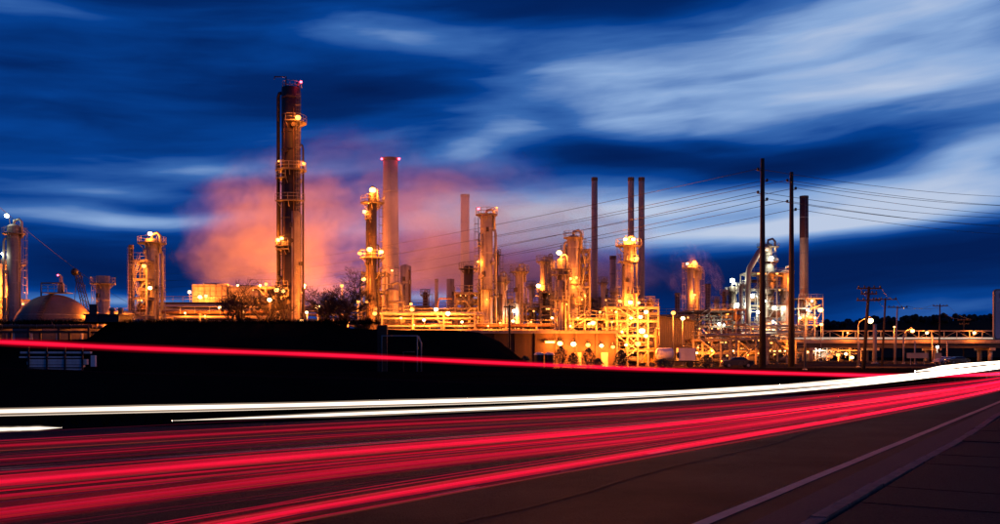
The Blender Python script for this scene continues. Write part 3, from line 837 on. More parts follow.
V_R1 = glow_air('tail_light_air', RA, 4.2); V_R2 = glow_air('tail_light_air_dim', RA, .5); V_R3 = glow_air('tail_light_air_faint', RA, .22); V_R4 = glow_air('tail_light_air_veil', RA, .03)
V_R0 = glow_air('tail_light_air_core', (1.0, .010, .060), 6.0)
V_W = glow_air('head_light_air', (1.0, .74, .54), 3.0); V_W0 = glow_air('head_light_air_core', (1.0, .84, .70), 24.0)
def ext(pts, z):
    P = [gp(px, py, z) for px, py in pts]
    d0 = (P[0] - P[1]).normalized(); P = [P[0] + d0 * 14] + P
    e = Vector((.52, .854, 0)); P += [P[-1] + e * 30, P[-1] + e * 110, P[-1] + e * 260]
    return P
ZT = .80
def fan(a, b_, f): return [(p[0], p[1] + (q[1] - p[1]) * f) for p, q in zip(a, b_)]
L1 = [(0, 446), (330, 428), (660, 411), (860, 393.5), (1000, 378)]
L2 = [(0, 461), (330, 438), (660, 418), (860, 398), (1000, 380)]
L3 = [(0, 482), (330, 454), (660, 426), (860, 402.5), (1000, 382)]
L4 = [(0, 497), (330, 464), (660, 432), (860, 405.5), (1000, 384)]
L5 = [(0, 513), (330, 473), (660, 437.5), (860, 408.5), (1000, 385.5)]
L6 = [(230, 523), (330, 505), (660, 450), (860, 416), (1000, 388.5)]
L7 = [(330, 516), (560, 473.5), (660, 455.5), (860, 419.5), (1000, 390)]
trail3('broad faint red tail-light streak, highest of those on the main road', ext(L1, ZT), .008, T_R2, [(V_R4, .10), (V_R2, .05), (V_R1, .020)], 0, 1, None, [(0, -.05, .006, T_OR), (0, .06, .006, T_R3)], auto=5, spread=0.07)
trail3('faint red veil filling the gap under the highest red streak', ext(fan(L1, L2, .55), ZT), .004, T_R3, [(V_R4, .09)], 0, 1, None, [(0, -.03, .004, T_R3)], auto=2, spread=0.06)
trail3('thin dim red streak just under the broad faint one', ext(L2, ZT), .006, T_R3, [(V_R3, .05), (V_R1, .010)], 0, 1, None, [(0, .045, .005, T_R3), (0, -.04, .004, T_R3)], auto=3, spread=0.04)
trail3('brightest and widest red tail-light streak along the middle of the road', ext(L3, ZT), .010, T_R1, [(V_R4, .125), (V_R3, .085), (V_R1, .050), (V_R0, .020)], 0, 1, None, [(0, .070, .005, T_R2), (0, -.065, .007, T_R1), (0, -.10, .005, T_R2)], auto=9, spread=0.085)
trail3('narrow red line close above the brightest streak', ext(fan(L3, L2, .28), ZT), .004, T_R2, [(V_R3, .035)], 0, 1)
trail3('dim red streak below the brightest one', ext(L4, ZT), .006, T_R2, [(V_R4, .075), (V_R2, .03), (V_R1, .012)], 0, 1, None, [(0, .05, .004, T_R3)], auto=3, spread=0.05)
trail3('wide medium red streak above the lowest bright one', ext(L5, ZT), .007, T_R2, [(V_R4, .13), (V_R2, .07), (V_R1, .030)], 0, 1, None, [(0, -.05, .006, T_R3), (0, .06, .005, T_R3), (0, .025, .004, T_R2)], auto=6, spread=0.085)
trail3('lower bright red streak nearest the lane dashes', ext(L6, ZT), .008, T_R1, [(V_R4, .09), (V_R3, .06), (V_R1, .034), (V_R0, .014)], 0, 1, None, [(0, .055, .004, T_R2), (0, -.06, .004, T_R2)], auto=7, spread=0.06)
trail3('thin orange-red streak, lowest of all on the road', ext(L7, ZT), .005, T_OR, [(V_R4, .04)])
trail3('long rosy red streak climbing left along the side road', [side_tr[0] + (side_tr[0] - side_tr[1]) * .8] + side_tr + [side_tr[-1] + Vector((60, 100, 0)), side_tr[-1] + Vector((160, 266, 0))], .030, T_R1, [(V_R3, .17), (V_R2, .13), (V_R1, .09), (V_R0, .05)], 0, .9)
ZH = .65
def extw(pts, z, left=True, right=True):
    P = [gp(px, py, z) for px, py in pts]
    if left: P = [P[0] + (P[0] - P[1]).normalized() * 20] + P
    if right:
        e = Vector((.515, .857, 0)); P += [P[-1] + e * 60, P[-1] + e * 200, P[-1] + e * 400]
    return P
trail3('long white headlight streak running the whole far lane', extw([(0, 411.5), (330, 404.3), (560, 397.5), (740, 389), (880, 379.6), (940, 373.6), (990, 368)], ZH), .020, T_W1, [(V_W, .075), (V_W0, .042)], 0, 1, None, [(0, -.085, .010, T_W2)])
trail3('second white headlight streak starting short of the frame edge', extw([(172, 420.8), (330, 415), (560, 405.5), (740, 395), (880, 382.5), (940, 375.6), (990, 369.5)], ZH, False), .012, T_W1, [(V_W, .055), (V_W0, .030)], 0, 1, None, (), (True, False))
trail3('short stub of white streak at the edge below the long one', extw([(0, 429.5), (20, 429), (40, 428.4), (62, 427.8)], ZH, True, False), .010, T_W1, [(V_W, .045), (V_W0, .028)], 0, 1, None, (), (False, True))
trail3('upper white streak joining from the far lane at the bend', extw([(780, 384.8), (880, 377), (940, 371.2), (990, 366)], ZH + .1, False), .010, T_W1, [(V_W, .05), (V_W0, .02)], 0, 1, None, (), (True, False))
trail3('highest white streak, flaring where the road meets the photo edge', extw([(915, 371.5), (945, 367.4), (975, 364.2), (1010, 361.5)], 1.0, False), .03, T_W1, [(V_W, .13), (V_W0, .05)], 0, 1, None, (), (True, False))

# ================================================================== the refinery
# --- far left: sphere tank and its neighbours
column('distillation_column', 'amber-lit column cut by the photo edge with two white floodlights', 14, 170, 224, 13, plats=[(234, 11), (265, 11, -.3, PI * 1.2)],
       lamps=[(8, 216, 'w', .2, .55), (4, 254, 'w', .2, .5)], mat=M_PALE, lad=0.2, riser=[(PI * 1.15, .22, .9)], nozzles=2)
column('process_vessel', 'slim vessel half hidden behind the edge column', 1, 176, 262, 8, mat=M_PALE, nband=3, lad=-.4)
process_frame('steel structure at the photo edge left of the sphere tank', -22, 21, 178, [3, 6, 9, 12], 6, 3, 0, [(-4, 288, 's', 6.0, .3), (23, 304, 's', 8.0, .26), (8, 318, 's', .8, .22)], 29, 4)
def sphere_tank():
    Y = 165; X = WX(54, Y); r = 38.5 / F * Y; zc = WZ(333, Y)
    rt = root('sphere_tank', (X, Y, 0), 'big round sphere tank behind dark railings, dim orange on one side', 'tank')
    mb = MB(); mb.sphere((0, 0, zc), r, 40, 24); mb.build('shell', pbr('brown_tank_paint', (.20, .135, .095), .6, 0, .3, .5, .12, .5), rt)
    for k in range(10):
        a = 2 * PI * k / 10 + .2; mb = MB()
        mb.tube([(math.cos(a) * r * .98, math.sin(a) * r * .98, 0), (math.cos(a) * r * .98, math.sin(a) * r * .98, zc)], .3, 8); mb.build('leg', M_PALE, rt)
    mb = MB()
    for k in range(10):
        a, a2 = 2 * PI * k / 10 + .2, 2 * PI * (k + 1) / 10 + .2
        mb.tube([(math.cos(a) * r * .98, math.sin(a) * r * .98, .5), (math.cos(a2) * r * .98, math.sin(a2) * r * .98, zc * .8)], .06, 4)
    mb.build('brace', M_STEEL, rt)
    for z_ in (-.45, 0.0, .45):
        put('seam', shared('shell_band', unit_band, M_PALE), rt, (0, 0, zc + r * z_), 0, (r * math.sqrt(1 - z_ * z_) * .972, r * math.sqrt(1 - z_ * z_) * .972, .10))
    mb = MB(); mb.box((.6, 0, zc + r + .25), (4.2, 2.6, .12)); pl = mb.build('platform', M_GRATE, rt)
    h = MB()
    for zz in (.6, 1.15): h.tube([(-1.5, -1.3, zc + r + .3 + zz), (2.7, -1.3, zc + r + .3 + zz)], .04, 4)
    for i in range(5): h.tube([(-1.5 + 4.2 * i / 4, -1.3, zc + r + .3), (-1.5 + 4.2 * i / 4, -1.3, zc + r + 1.45)], .04, 4)
    h.build('handrail', M_STEEL, pl)
    mb = MB(); mb.tube([(-1.9, -.6, zc + r - .3), (-1.9, -.6, zc + r + 1.9), (1.7, -.6, zc + r + 1.9), (1.7, -.6, zc + r + .3)], .14, 6); mb.build('vent_pipe', M_DARKST, rt)
    mb = MB(); mb.lathe([(0, .55), (1.6, .55), (1.9, .3), (2.9, .22), (3.0, .01)], 12, (1.1, .2, zc + r + .2)); mb.build('relief_valve', M_PALE, rt)
    mb = MB()
    for i in range(22):                                 # stair wrapped over the shell
        t = i / 21 * PI * .46; mb.box((.2 + .5 * math.sin(t * 2), -r * math.cos(t) - .35, zc + r * math.sin(t) + .1), (.9, .28, .06))
    mb.build('stair', M_DARKST, rt)
    floodlight(rt, (1.1, -1.0, zc + r + 3.2), 'r', .2, .4, 'warning_light', (1.1, .2, zc + r + 3.0))
sphere_tank()
column('flared_vessel', 'short fat amber vessel with flared railed platform on top', 103, 165, 276, 13, plats=[(284, 12)], mat=M_PALE, head='flat', nband=2, lad=PI * .95, nozzles=1)
def crane(px, Y, top):
    X = WX(px, Y); H = WZ(top, Y)
    rt = root('lattice_crane', (X, Y, 0), 'dark lattice crane boom standing behind the sphere tank', 'crane')
    mb = MB(); a, b_ = Vector((2.0, 0, 6.0)), Vector((-1.2, 0, H)); n = 14
    for sx, sy in ((-1, -1), (-1, 1), (1, -1), (1, 1)): mb.tube([a + Vector((.7 * sx, .7 * sy, 0)), b_ + Vector((.4 * sx, .4 * sy, 0))], .10, 4)
    for i in range(n):
        p, q = a.lerp(b_, i / n), a.lerp(b_, (i + 1) / n); s = 1 if i % 2 else -1
        mb.tube([p + Vector((.65 * s, -.65, 0)), q + Vector((-.65 * s, -.65, 0))], .06, 4); mb.tube([p + Vector((.65 * s, .65, 0)), q + Vector((-.65 * s, .65, 0))], .06, 4)
    mb.build('boom', M_BLACKM, rt)
    MB().box((2.0, 0, 4.3), (3.4, 3, 3.4)).build('cab', M_BLACKM, rt)
    MB().box((2.0, 0, 1.3), (5.0, 4, 2.6)).build('undercarriage', M_BLACKM, rt)
    MB().tube([b_, (b_.x - .8, 0, b_.z - 9)], .06, 4).build('hoist_cable', M_WIRE, rt)
    MB().sphere((b_.x - .5, 0, b_.z), .8, 8, 6).build('boom_head', M_BLACKM, rt)
crane(83, 200, 272)
pipe_rack('dark pipe rack with railings crossing in front of the sphere tank', -25, 94, 120, [2.6, 5.0], 3, 3, 4.0, 0.0, M_DARKST, (), True, 21, [M_DARKST, M_RUST])
def dark_hut(label, px0, px1, top, Y, zb, vents=2):
    x0, x1 = WX(px0, Y), WX(px1, Y); H = WZ(top, Y) - zb
    rt = root('control_hut', ((x0 + x1) / 2, Y, zb), label, 'hut'); W = x1 - x0
    MB().box((0, 0, H / 2), (W, 4, H)).build('wall', M_BLACKM, rt)
    MB().box((0, 0, H + .08), (W + .3, 4.3, .16)).build('roof', M_DARKST, rt)
    mb = MB(); mb.box((-W * .25, -2.02, 1.0), (.9, .06, 2.0)); d = mb.build('door', M_DARKST, rt)
    MB().box((-W * .25 + .32, -2.08, 1.0), (.06, .06, .18)).build('handle', M_STEEL, d)
    for i in range(vents): MB().lathe([(0, .25), (.5, .25), (.55, .4), (.8, .3), (.9, .01)], 10, (W * (.1 + .25 * i), 0, H + .1)).build('vent', M_STEEL, rt)
dark_hut('flat-roofed black hut on the bank beside the sphere tank', 92.5, 125.5, 316, 112, BANK - .1)

# --- left group
stack('slim_chimney', 'thin dark chimney beside the twin-lamp column', 131, 195, 245, 4.6, M_DARKST, 1.05)
column('distillation_column', 'amber column with star-bright lamp on top behind a side tower', 152, 160, 238, 14, plats=[(243.5, 14), (290, 11, -PI, 0)],
       lamps=[(151, 234, 's', 1.0, .5)], mat=M_PALE, lad=0.0, riser=[(.1, .25, .9), (PI * .9, .18, .7)], nozzles=3)
process_frame('narrow railed access tower clipped to the twin-lamp column', 137, 150, 157, [4, 8, 11, 14, 17], 3, 1, 0, [(144, 266, 's', 1.0, .45), (150, 288, 's', 1.3, .5)], 31, 2, name='access_tower')
pipe_rack('pipe rack below the twin-lamp column, next to the black hut', 92, 178, 168, [4.2, 6.6, 8.6], 5, 4, 6, 0, None, [(162, 319.5, 's', .8), (112, 318, 's', 1.4, .22), (94, 312, 's', 1.2, .22)], True, 41)
def cooling_tower():
    Y = 205; x0, x1 = WX(165, Y), WX(300, Y); W = x1 - x0; Ht = WZ(304, Y); Hu = WZ(286, Y)
    rt = root('cooling_tower', ((x0 + x1) / 2, Y, 0), 'wide louvred cooling tower glowing orange under the steam', 'cooling tower')
    MB().box((0, 0, Ht / 2), (W, 14, Ht)).build('basin_wall', M_WALLBR, rt)
    n = int(Ht / .8)
    for i in range(n):                                  # louvres
        mb = None
        put('louvre', shared('louvre_board', lambda m: m.add([(-.5, 0, 0), (.5, 0, 0), (.5, -.45, -.5), (-.5, -.45, -.5), (-.5, .02, .05), (.5, .02, .05), (.5, -.43, -.45), (-.5, -.43, -.45)],
            [(0, 1, 2, 3), (7, 6, 5, 4), (3, 2, 6, 7), (0, 4, 5, 1)]), M_PALE), rt, (0, -7.03, .8 + i * .8), 0, (W * .99, 1, 1))
    for (pa, pb, top) in ((197, 231, 285.5), (233, 262, 287), (264, 296, 288)):
        xa, xb = WX(pa, Y) - rt.location.x, WX(pb, Y) - rt.location.x; H = WZ(top, Y); w = xb - xa; xc = (xa + xb) / 2
        cell = MB(); cell.box((xc, 1.5, (Ht + H) / 2), (w, 9, H - Ht)); ce = cell.build('fan_deck_cell', M_PALE, rt)
        nb = 6
        for i in range(nb + 1):
            q = MB(); q.box((xa + w * i / nb, -3.06, (Ht + H) / 2), (.16, .12, H - Ht)); q.build('stud', M_FRAME, ce)
        for i in range(4):
            q = MB(); q.box((xc, -3.12, Ht + (H - Ht) * (i + .5) / 4), (w, .10, .14)); q.build('girt', M_FRAME, ce)
        q = MB(); q.lathe([(0, w * .38), (1.2, w * .33), (2.0, w * .36), (2.0, w * .33), (.2, w * .30)], 20, (xc, 1.5, H - 1.6)); q.build('fan_ring', M_PALE, ce)
    h = MB()
    for zz in (.6, 1.2): h.tube([(-W / 2, -6.9, Ht + zz), (W / 2, -6.9, Ht + zz)], .05, 4)
    for i in range(int(W / 2) + 1): h.tube([(-W / 2 + 2 * i, -6.9, Ht), (-W / 2 + 2 * i, -6.9, Ht + 1.2)], .05, 4)
    h.build('handrail', M_STEEL, rt)
    for (px, py, p, s) in ((189.5, 292, .8, .5), (200, 297, 1.6, .55), (206, 296, 1.6, .5), (236, 299, .8, .3), (272, 298, .8, .3)):
        lx, lz = WX(px, Y - 4.6) - rt.location.x, WZ(py, Y - 4.6); floodlight(rt, (lx, -4.6, lz), 's', s, p, 'floodlight', (lx, -4.4, Ht))
    for k in range(6):                                  # lamps added behind the deck cells to light the steam
        lx = -W * .36 + k * W * .17
        floodlight(rt, (lx, 6.4, Hu + .6), 's', .30, 17.0, 'steam_fill_lamp', (lx, 6.0, Hu - .6))
cooling_tower()
pipe_rack('long pipe rack in front of the cooling tower', 170, 272, 150, [4.0, 6.2, 8.0], 4, 4, 6, 0, None, [(219.5, 307.5, 's', .9, .36), (258, 300, 's', .5, .26), (243, 312, 's', .5, .2), (185, 313, 's', .6, .2), (205, 316, 's', .6, .2)], True, 43)

# --- the tall tower
def tall_tower():
    Y = 150
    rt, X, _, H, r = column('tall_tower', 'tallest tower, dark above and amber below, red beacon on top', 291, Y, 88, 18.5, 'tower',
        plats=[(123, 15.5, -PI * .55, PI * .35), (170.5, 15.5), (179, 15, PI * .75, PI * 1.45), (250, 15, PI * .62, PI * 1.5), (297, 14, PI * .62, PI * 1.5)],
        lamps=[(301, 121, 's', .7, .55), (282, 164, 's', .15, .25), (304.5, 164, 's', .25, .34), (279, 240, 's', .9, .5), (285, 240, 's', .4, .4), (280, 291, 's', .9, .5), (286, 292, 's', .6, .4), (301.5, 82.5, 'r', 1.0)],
        mat=M_NEARBLK, lad=-PI * .25, riser=[(PI, .28, .985), (PI * .93, .20, .6), (0.15, .16, .8)], nband=16, taper=1.0, head='flat', nozzles=6)
    MB().lathe([(0, r * 1.13), (WZ(215, Y), r * 1.13), (WZ(212, Y), r * 1.01)], 24, a0=-PI * .42, a1=PI * .5).build('insulation_and_lit_side', M_JACKET, rt)  # pale half-shell: its colour stands for lamplight on the lower right
    d = MB(); d.tube([(-r * .5, -.2, H - 1), (-r * .5, -.2, H + 1.7), (-r * .5 - 1.8, -.2, H + 1.7), (-r * .5 - 1.8, -.2, H + 1.35)], .10, 6); d.build('davit', M_BLACKM, rt)
    ring_platform(rt, H - .2, r * .2, r * .9, rail=1.1)
    d = MB(); d.tube([(r * .7, 0, H), (r * .7, 0, H + .9)], .09, 6); d.build('beacon_post', M_BLACKM, rt)
tall_tower()
process_frame('steel structure crowded round the foot of the tall tower', 255, 300, 156, [3.5, 6.5, 9.5, 12.5], 6, 3, 0, [(266, 284, 's', .9, .42), (281, 300, 's', .7, .3), (297, 312, 's', .6, .25)], 51, 5)
lamp_post('lamp on a dark wooden post in front of the tall tower', 270, 0, 270, 300, 116, 's', 1.0, .36, True, 'lamps along the bank', BANK * .9)
for (px, py, Y, s, lb) in ((302, 321, 116, .38, 'low lamp at the bank top right of the tall tower foot'), (318, 307, 132, .42, 'brightest lamp among the bare twigs'), (307, 312.5, 140, .34, 'lamp just right of the tall tower foot, above the bank'),
                           (326, 301.5, 150, .30, 'small lamp above the bare tree beside the tall tower'), (333, 304.5, 138, .36, 'lamp behind the middle of the bare tree'), (320.5, 325, 118, .34, 'lowest lamp under the bare tree'),
                           (342, 286, 150, .45, 'highest lamp over the crown of the bare tree'), (358, 302, 146, .36, 'lamp between the bare tree and the three-lamp column'), (348, 322, 126, .3, 'low lamp behind the bare tree trunk')):
    lamp_post(lb, px, 0, px, py, Y, 's', .8, s, False, 'lamps along the bank', 0.0)
pipe_rack('pipe rack behind the large bare tree', 300, 362, 165, [4.0, 6.5, 9.0], 5, 4, 6, 0, None, (), True, 45)

# --- column with three lamps, hazy stack behind it
column('distillation_column', 'dark column with lamp rings, three bright lamps at its waist', 372.5, 150, 192, 8.5, plats=[(203, 12), (219, 8, PI * .6, PI * 1.5), (258, 12.5), (275, 9, -.6, PI * .6)],
       lamps=[(373, 190.5, 's', 1.6, .6), (365, 212, 's', .6, .36), (360, 253.5, 's', 1.1, .5), (371, 250.5, 's', 1.5, .6), (381.5, 252, 's', 1.1, .5), (364, 279.5, 's', 1.0, .5), (368, 302, 's', .8, .4), (376, 314, 's', 1.0, .5)],
       mat=M_DARKST, lad=0.1, riser=[(PI * .85, .15, .9), (PI * 1.9, .12, .7)], nozzles=3)
process_frame('slim lit stair structure at the foot of the three-lamp column', 364, 387, 158, [3.5, 6.5, 9, 12, 15], 5, 2, 0, (), 53, 3)
stack('tall_chimney', 'tall pale chimney standing in steam with twin red lights on its rim', 390.5, 228, 158, 14.5, M_CONC, 1.35, [(382, 159, 'r', 1.0, .36), (399, 159, 'r', 1.0, .36)])
column('furnace_duct', 'fat square-shouldered amber vessel right of the steam chimney', 405.5, 165, 264, 11.5, 'vessel', mat=M_PALE, head='flat', nband=3, taper=1.0, steps=[(0, 1.0), (.55, 1.0)], lad=PI * .9)
column('domed_vessel', 'low domed vessel beside the three-lamp column', 392, 160, 288, 15, 'vessel', mat=M_PALE, nband=2, nozzles=2, lad=-.3)
process_frame('open steel structure under the square-shouldered vessel', 380, 416, 160, [3.5, 6.0, 8.5], 6, 3, 0, [(411, 304, 's', .7, .3), (412, 309.5, 's', 1.2, .46), (392, 270.5, 's', .3, .24)], 55, 5)
pipe_rack('bright pipe rack in the middle above the long brown wall', 384, 475, 152, [4.2, 6.0, 7.8], 5, 5, 5, 0, None,
          [(424, 320, 's', 1.0, .4), (436, 309.5, 's', 1.3, .48), (448, 313.5, 's', 1.1, .44), (401, 318, 's', .6, .22), (462, 322, 's', .6, .24), (414, 325, 's', .4, .2)], True, 47)
stack('slim_chimney', 'thin pale chimney left of a stubby amber vessel', 436.5, 200, 279, 3.6, M_CONC, 1.05)
column('stub_vessel', 'stubby amber vessel with flat top beside the thin pale chimney', 450.5, 170, 279, 7.8, 'vessel', mat=M_PALE, head='flat', nband=2)
stack('tall_chimney', 'plain grey chimney fading into steam, left of the railed column', 465, 240, 194.5, 8.6, M_CONC, 1.04)
column('dark_vessel', 'dark capped vessel with flanged lid before the grey chimney', 468.5, 168, 266, 9.5, 'vessel', mat=M_DARKST, head='flat', nband=2, plats=[(269, 10)], nozzles=2)
process_frame('stepped steel structure below the dark capped vessel', 456, 483, 162, [4, 7, 9.5, 12], 6, 2, 0, [(470, 318, 's', .6, .22)], 57, 4)
column('distillation_column', 'tall amber column with railed crown and davit left of two shorter ones', 486.5, 158, 214, 12.5, plats=[(215, 11), (246, 9, PI * .6, PI * 1.3), (290, 10)],
       lamps=[(478.5, 209, 'r', .9), (497, 208, 's', .12, .14), (487, 300, 's', .3, .2), (478, 262, 's', .5, .2)], mat=M_PALE, lad=PI * .92, riser=[(.1, .22, .9), (PI * .8, .28, .5)], nozzles=4)
def davit(px, py, Y, dx, label): pass
column('short_column', 'short dark column with cone crown between two railed columns', 501, 160, 275, 8.6, plats=[(282, 9)], mat=M_JACKET, lad=.2, nozzles=1, riser=[(PI, .15, .8)])
column('short_column', 'short amber column with wide railed crown before the dark wall', 519.5, 160, 267, 8.6, plats=[(272, 9.5), (304, 8)], lamps=[(514, 311, 'w', .3, .3), (513, 321, 's', 1.0, .44)], mat=M_PALE, lad=PI, nozzles=1, riser=[(.2, .16, .8)])
pipe_rack('pipe rack under the short amber columns', 476, 566, 152, [4.0, 6.0], 5, 5, 5, 0, None, [(500, 323, 's', .6, .24), (531, 322, 's', .7, .26), (552, 318, 's', .6, .24), (488, 326, 's', .4, .2)], True, 48)
def pole_h(label, px, Y, top, arms):
    X = WX(px, Y); H = WZ(top, Y)
    rt = root('utility_pole', (X, Y, 0), label, 'utility pole', 'utility poles')
    MB().tube([(0, 0, 0), (0, 0, H)], .15, 7, radii=[.19, .12]).build('pole', M_WOOD, rt)
    for (py, w) in arms:
        MB().box((0, -.16, WZ(py, Y)), (w / F * Y, .11, .13)).build('crossarm', M_WOOD, rt)
    return rt
pole_h('small dark pole with crossarm before the short amber column', 509.5, 125, 305, [(307, 12)])

# --- middle cluster
column('slender_column', 'slender railed column with a bright side lamp, left of the cluster', 543.5, 168, 259, 6.5, plats=[(262, 7.5), (292, 7)], lamps=[(538.5, 286, 's', 1.3, .5)], mat=M_PALE, lad=.1)
column('slender_column', 'slender column close behind the side-lamp column', 549, 172, 256, 5.5, plats=[(266, 6)], mat=M_PALE, lad=PI * 1.3)
column('distillation_column', 'dark-collared column with a lamp above, front of the middle cluster', 561.5, 146, 258, 9.6, plats=[(270, 10.5), (275, 10.5), (300, 8)], lamps=[(559, 253, 's', 1.4, .5), (566, 305, 's', .5, .22)], mat=M_JACKET, lad=PI * .9, nozzles=3, riser=[(.3, .16, .85)])
column('distillation_column', 'broad column with railed crown rising from the middle cluster', 573.5, 158, 235, 12.5, plats=[(238, 10), (284, 9), (305, 10)], lamps=[(569.5, 279.5, 's', .6, .32), (575.5, 278.5, 's', .9, .4), (581, 300, 's', .4, .2)], mat=M_JACKET, lad=.05, nozzles=4, riser=[(PI * .95, .22, .95), (.35, .18, .8)])
process_frame('caged stair tower right of the broad middle column', 579, 589, 160, [4, 7, 10, 13, 16, 19], 3, 1, 0, [(585, 296, 's', .3, .18)], 61, 2, name='access_tower')
stack('tall_chimney', 'lone tall slim chimney between the middle cluster and the stack pair', 594.5, 190, 177.5, 6.0, M_CONC, 1.18)
stack('slim_chimney', 'short pale chimney left of the twin-lamp tower', 613, 185, 256, 6.4, M_CONC, 1.02)
stack('tall_chimney', 'inner one of the two tall slim chimneys behind the twin-lamp tower', 631, 182, 177.5, 6.0, M_CONC, 1.1)
stack('tall_chimney', 'outer one of the two tall slim chimneys right of the twin-lamp tower', 641.5, 182, 177.5, 6.0, M_CONC, 1.1)
column('regenerator_column', 'bright column with a railed lamp crown before the two tall chimneys', 628.5, 156, 240, 10.5, 'column', plats=[(246, 13), (262, 10)],
       lamps=[(625, 239.5, 's', 1.2, .5), (633, 239.5, 's', 1.2, .5), (636, 258.5, 's', 1.2, .48), (629, 303, 's', 1.5, .55), (619.5, 301.5, 's', 1.0, .42), (638, 303, 's', 1.2, .48)], mat=M_PALE, lad=PI * .95, nozzles=3, riser=[(.0, .2, .9)])
stack('dark_duct', 'squat dark duct behind the left of the bright unit', 606, 190, 289, 5, M_DARKST, 1.0, rings=1)
process_frame('brightest open steel unit crowded with pipes and lamps', 604, 654, 150, [2.6, 4.8, 7.0, 9.0], 8, 5, 0,
              [(646, 312, 's', 1.2, .5), (640.5, 317, 's', 1.0, .44), (642, 331, 's', 1.2, .5), (646, 336, 's', 1.2, .48), (638, 344, 's', 1.3, .5), (612, 322, 's', .6, .24), (622, 332, 's', .6, .24), (631, 318, 's', .8, .3), (608, 334, 's', .5, .22), (626, 345, 's', .6, .24), (616, 312, 's', .5, .2)], 63, 9)
process_frame('lit pipe structure behind the brown wall lamps', 560, 606, 152, [3.0, 5.4, 7.4], 6, 4, 0, [(593, 323, 's', 1.3, .48), (589, 324, 's', .8, .32), (578, 318, 's', .5, .22), (600, 312, 's', .5, .22), (570, 326, 's', .4, .2)], 65, 7)
tk = root('bulk_tank', (WX(654, 148), 148, 0), 'upright yellow panel tank at the corner of the bright unit', 'tank')
MB().box((0, 0, 1.7), (3.4, 2.5, 2.2)).build('panel', M_YELLOW, tk)
for x in (-1.4, 1.4): MB().box((x, -1.0, .3), (.2, .2, .6)).build('leg', M_FRAME, tk)
column('small_vessel', 'dark upright vessel between the bright unit and the shed', 656.5, 146, 329, 4.5, 'vessel', mat=M_RUST, nband=2)

process_frame('crowded pipe structure behind the bright central pipe rack', 412, 458, 170, [4, 7, 9.6], 7, 4, 0, (), 101, 7)
process_frame('tall slim steel structure right of the tall amber column', 492, 512, 172, [4, 7, 9.5, 11.5], 5, 2, 0, (), 102, 5)
process_frame('steel structure with pipes behind the short amber columns', 510, 545, 174, [4, 7, 10], 6, 3, 0, (), 103, 6)
process_frame('steel structure filling the foot of the middle cluster', 540, 585, 166, [4, 7, 10, 12.5], 6, 4, 0, (), 104, 7)
process_frame('steel structure standing behind the lone slim chimney', 585, 622, 176, [4, 7, 10, 12], 6, 3, 0, (), 105, 6)
process_frame('low pipe structure between the steam chimney and the flat-topped vessel', 396, 430, 178, [4, 7.5, 10.5], 6, 3, 0, (), 106, 6)
column('slender_column', 'very slim column with a small crown behind the tall amber column', 496, 182, 252, 4.2, plats=[(255, 5)], mat=M_RUST, lad=.2, nband=4)
column('slender_column', 'slim rusty column just left of the broad middle column', 566, 178, 248, 4.6, plats=[(251, 5.5)], mat=M_RUST, lad=PI, nband=4)
column('slender_column', 'slim pale column right of the caged stair tower', 603, 172, 280, 4.8, plats=[(283, 5.5)], mat=M_PALE, lad=PI, nband=3)
column('slender_column', 'slim column standing between short amber column and side-lamp column', 531, 176, 284, 4.4, plats=[(287, 5)], mat=M_JACKET, lad=.2, nband=3)
column('slender_column', 'stubby rusty column at the right side of the bright unit', 649, 160, 300, 5.0, plats=[(303, 6)], mat=M_RUST, lad=.2, nband=3)
process_frame('low amber pipe structure before the steaming twin columns', 690, 726, 150, [2.2, 4.2], 5, 4, 0, [(697, 353, 's', .5, .22), (712, 351, 's', .5, .2)], 107, 6)
process_frame('low lit pump structure below the reactor, before the gantry', 764, 800, 190, [2.4, 4.6], 6, 4, 0, [(790, 345, 's', .8, .26)], 108, 6)
process_frame('dim steel structure behind the corrugated shed roof', 655, 690, 190, [4, 7, 9.5], 6, 3, 0, (), 111, 5)
process_frame('steel structure between the steaming columns and the white-lamp column', 704, 742, 230, [5, 9, 12.5], 7, 4, 0, [(712, 318, 's', 1.0, .3), (728, 314, 's', .8, .26)], 112, 6)
column('slender_column', 'slim dark column right of the dark stub chimney', 716, 232, 298, 4.0, plats=[(301, 4.5)], mat=M_JACKET, lad=.2, nband=3)
column('slender_column', 'thin rusty column left of the white-lamp column', 724, 240, 291, 3.6, plats=[(294, 4.5)], mat=M_RUST, lad=.2, nband=3)
column('slender_column', 'thin pale column between the white-lamp column and the fat bent pipe', 741, 296, 283, 4.0, plats=[(286, 5)], mat=M_PALE, lad=.2, nband=4)
column('slender_column', 'slim column just left of the twin-lamp railed crown', 615, 168, 290, 4.4, plats=[(293, 5)], mat=M_JACKET, lad=PI, nband=3)
column('slender_column', 'short slim column behind the left end of the central pipe rack', 425, 176, 292, 4.4, plats=[(295, 5)], mat=M_RUST, lad=.2, nband=3)
pipe_rack('high pipe rack behind the middle cluster', 470, 610, 182, [5.5, 8.5, 11], 5, 5, 6, 0, None, (), True, 113)
pipe_rack('distant pipe rack left of the steam chimney', 296, 400, 186, [5, 8, 10.5], 5, 4, 6, 0, None, (), True, 114)
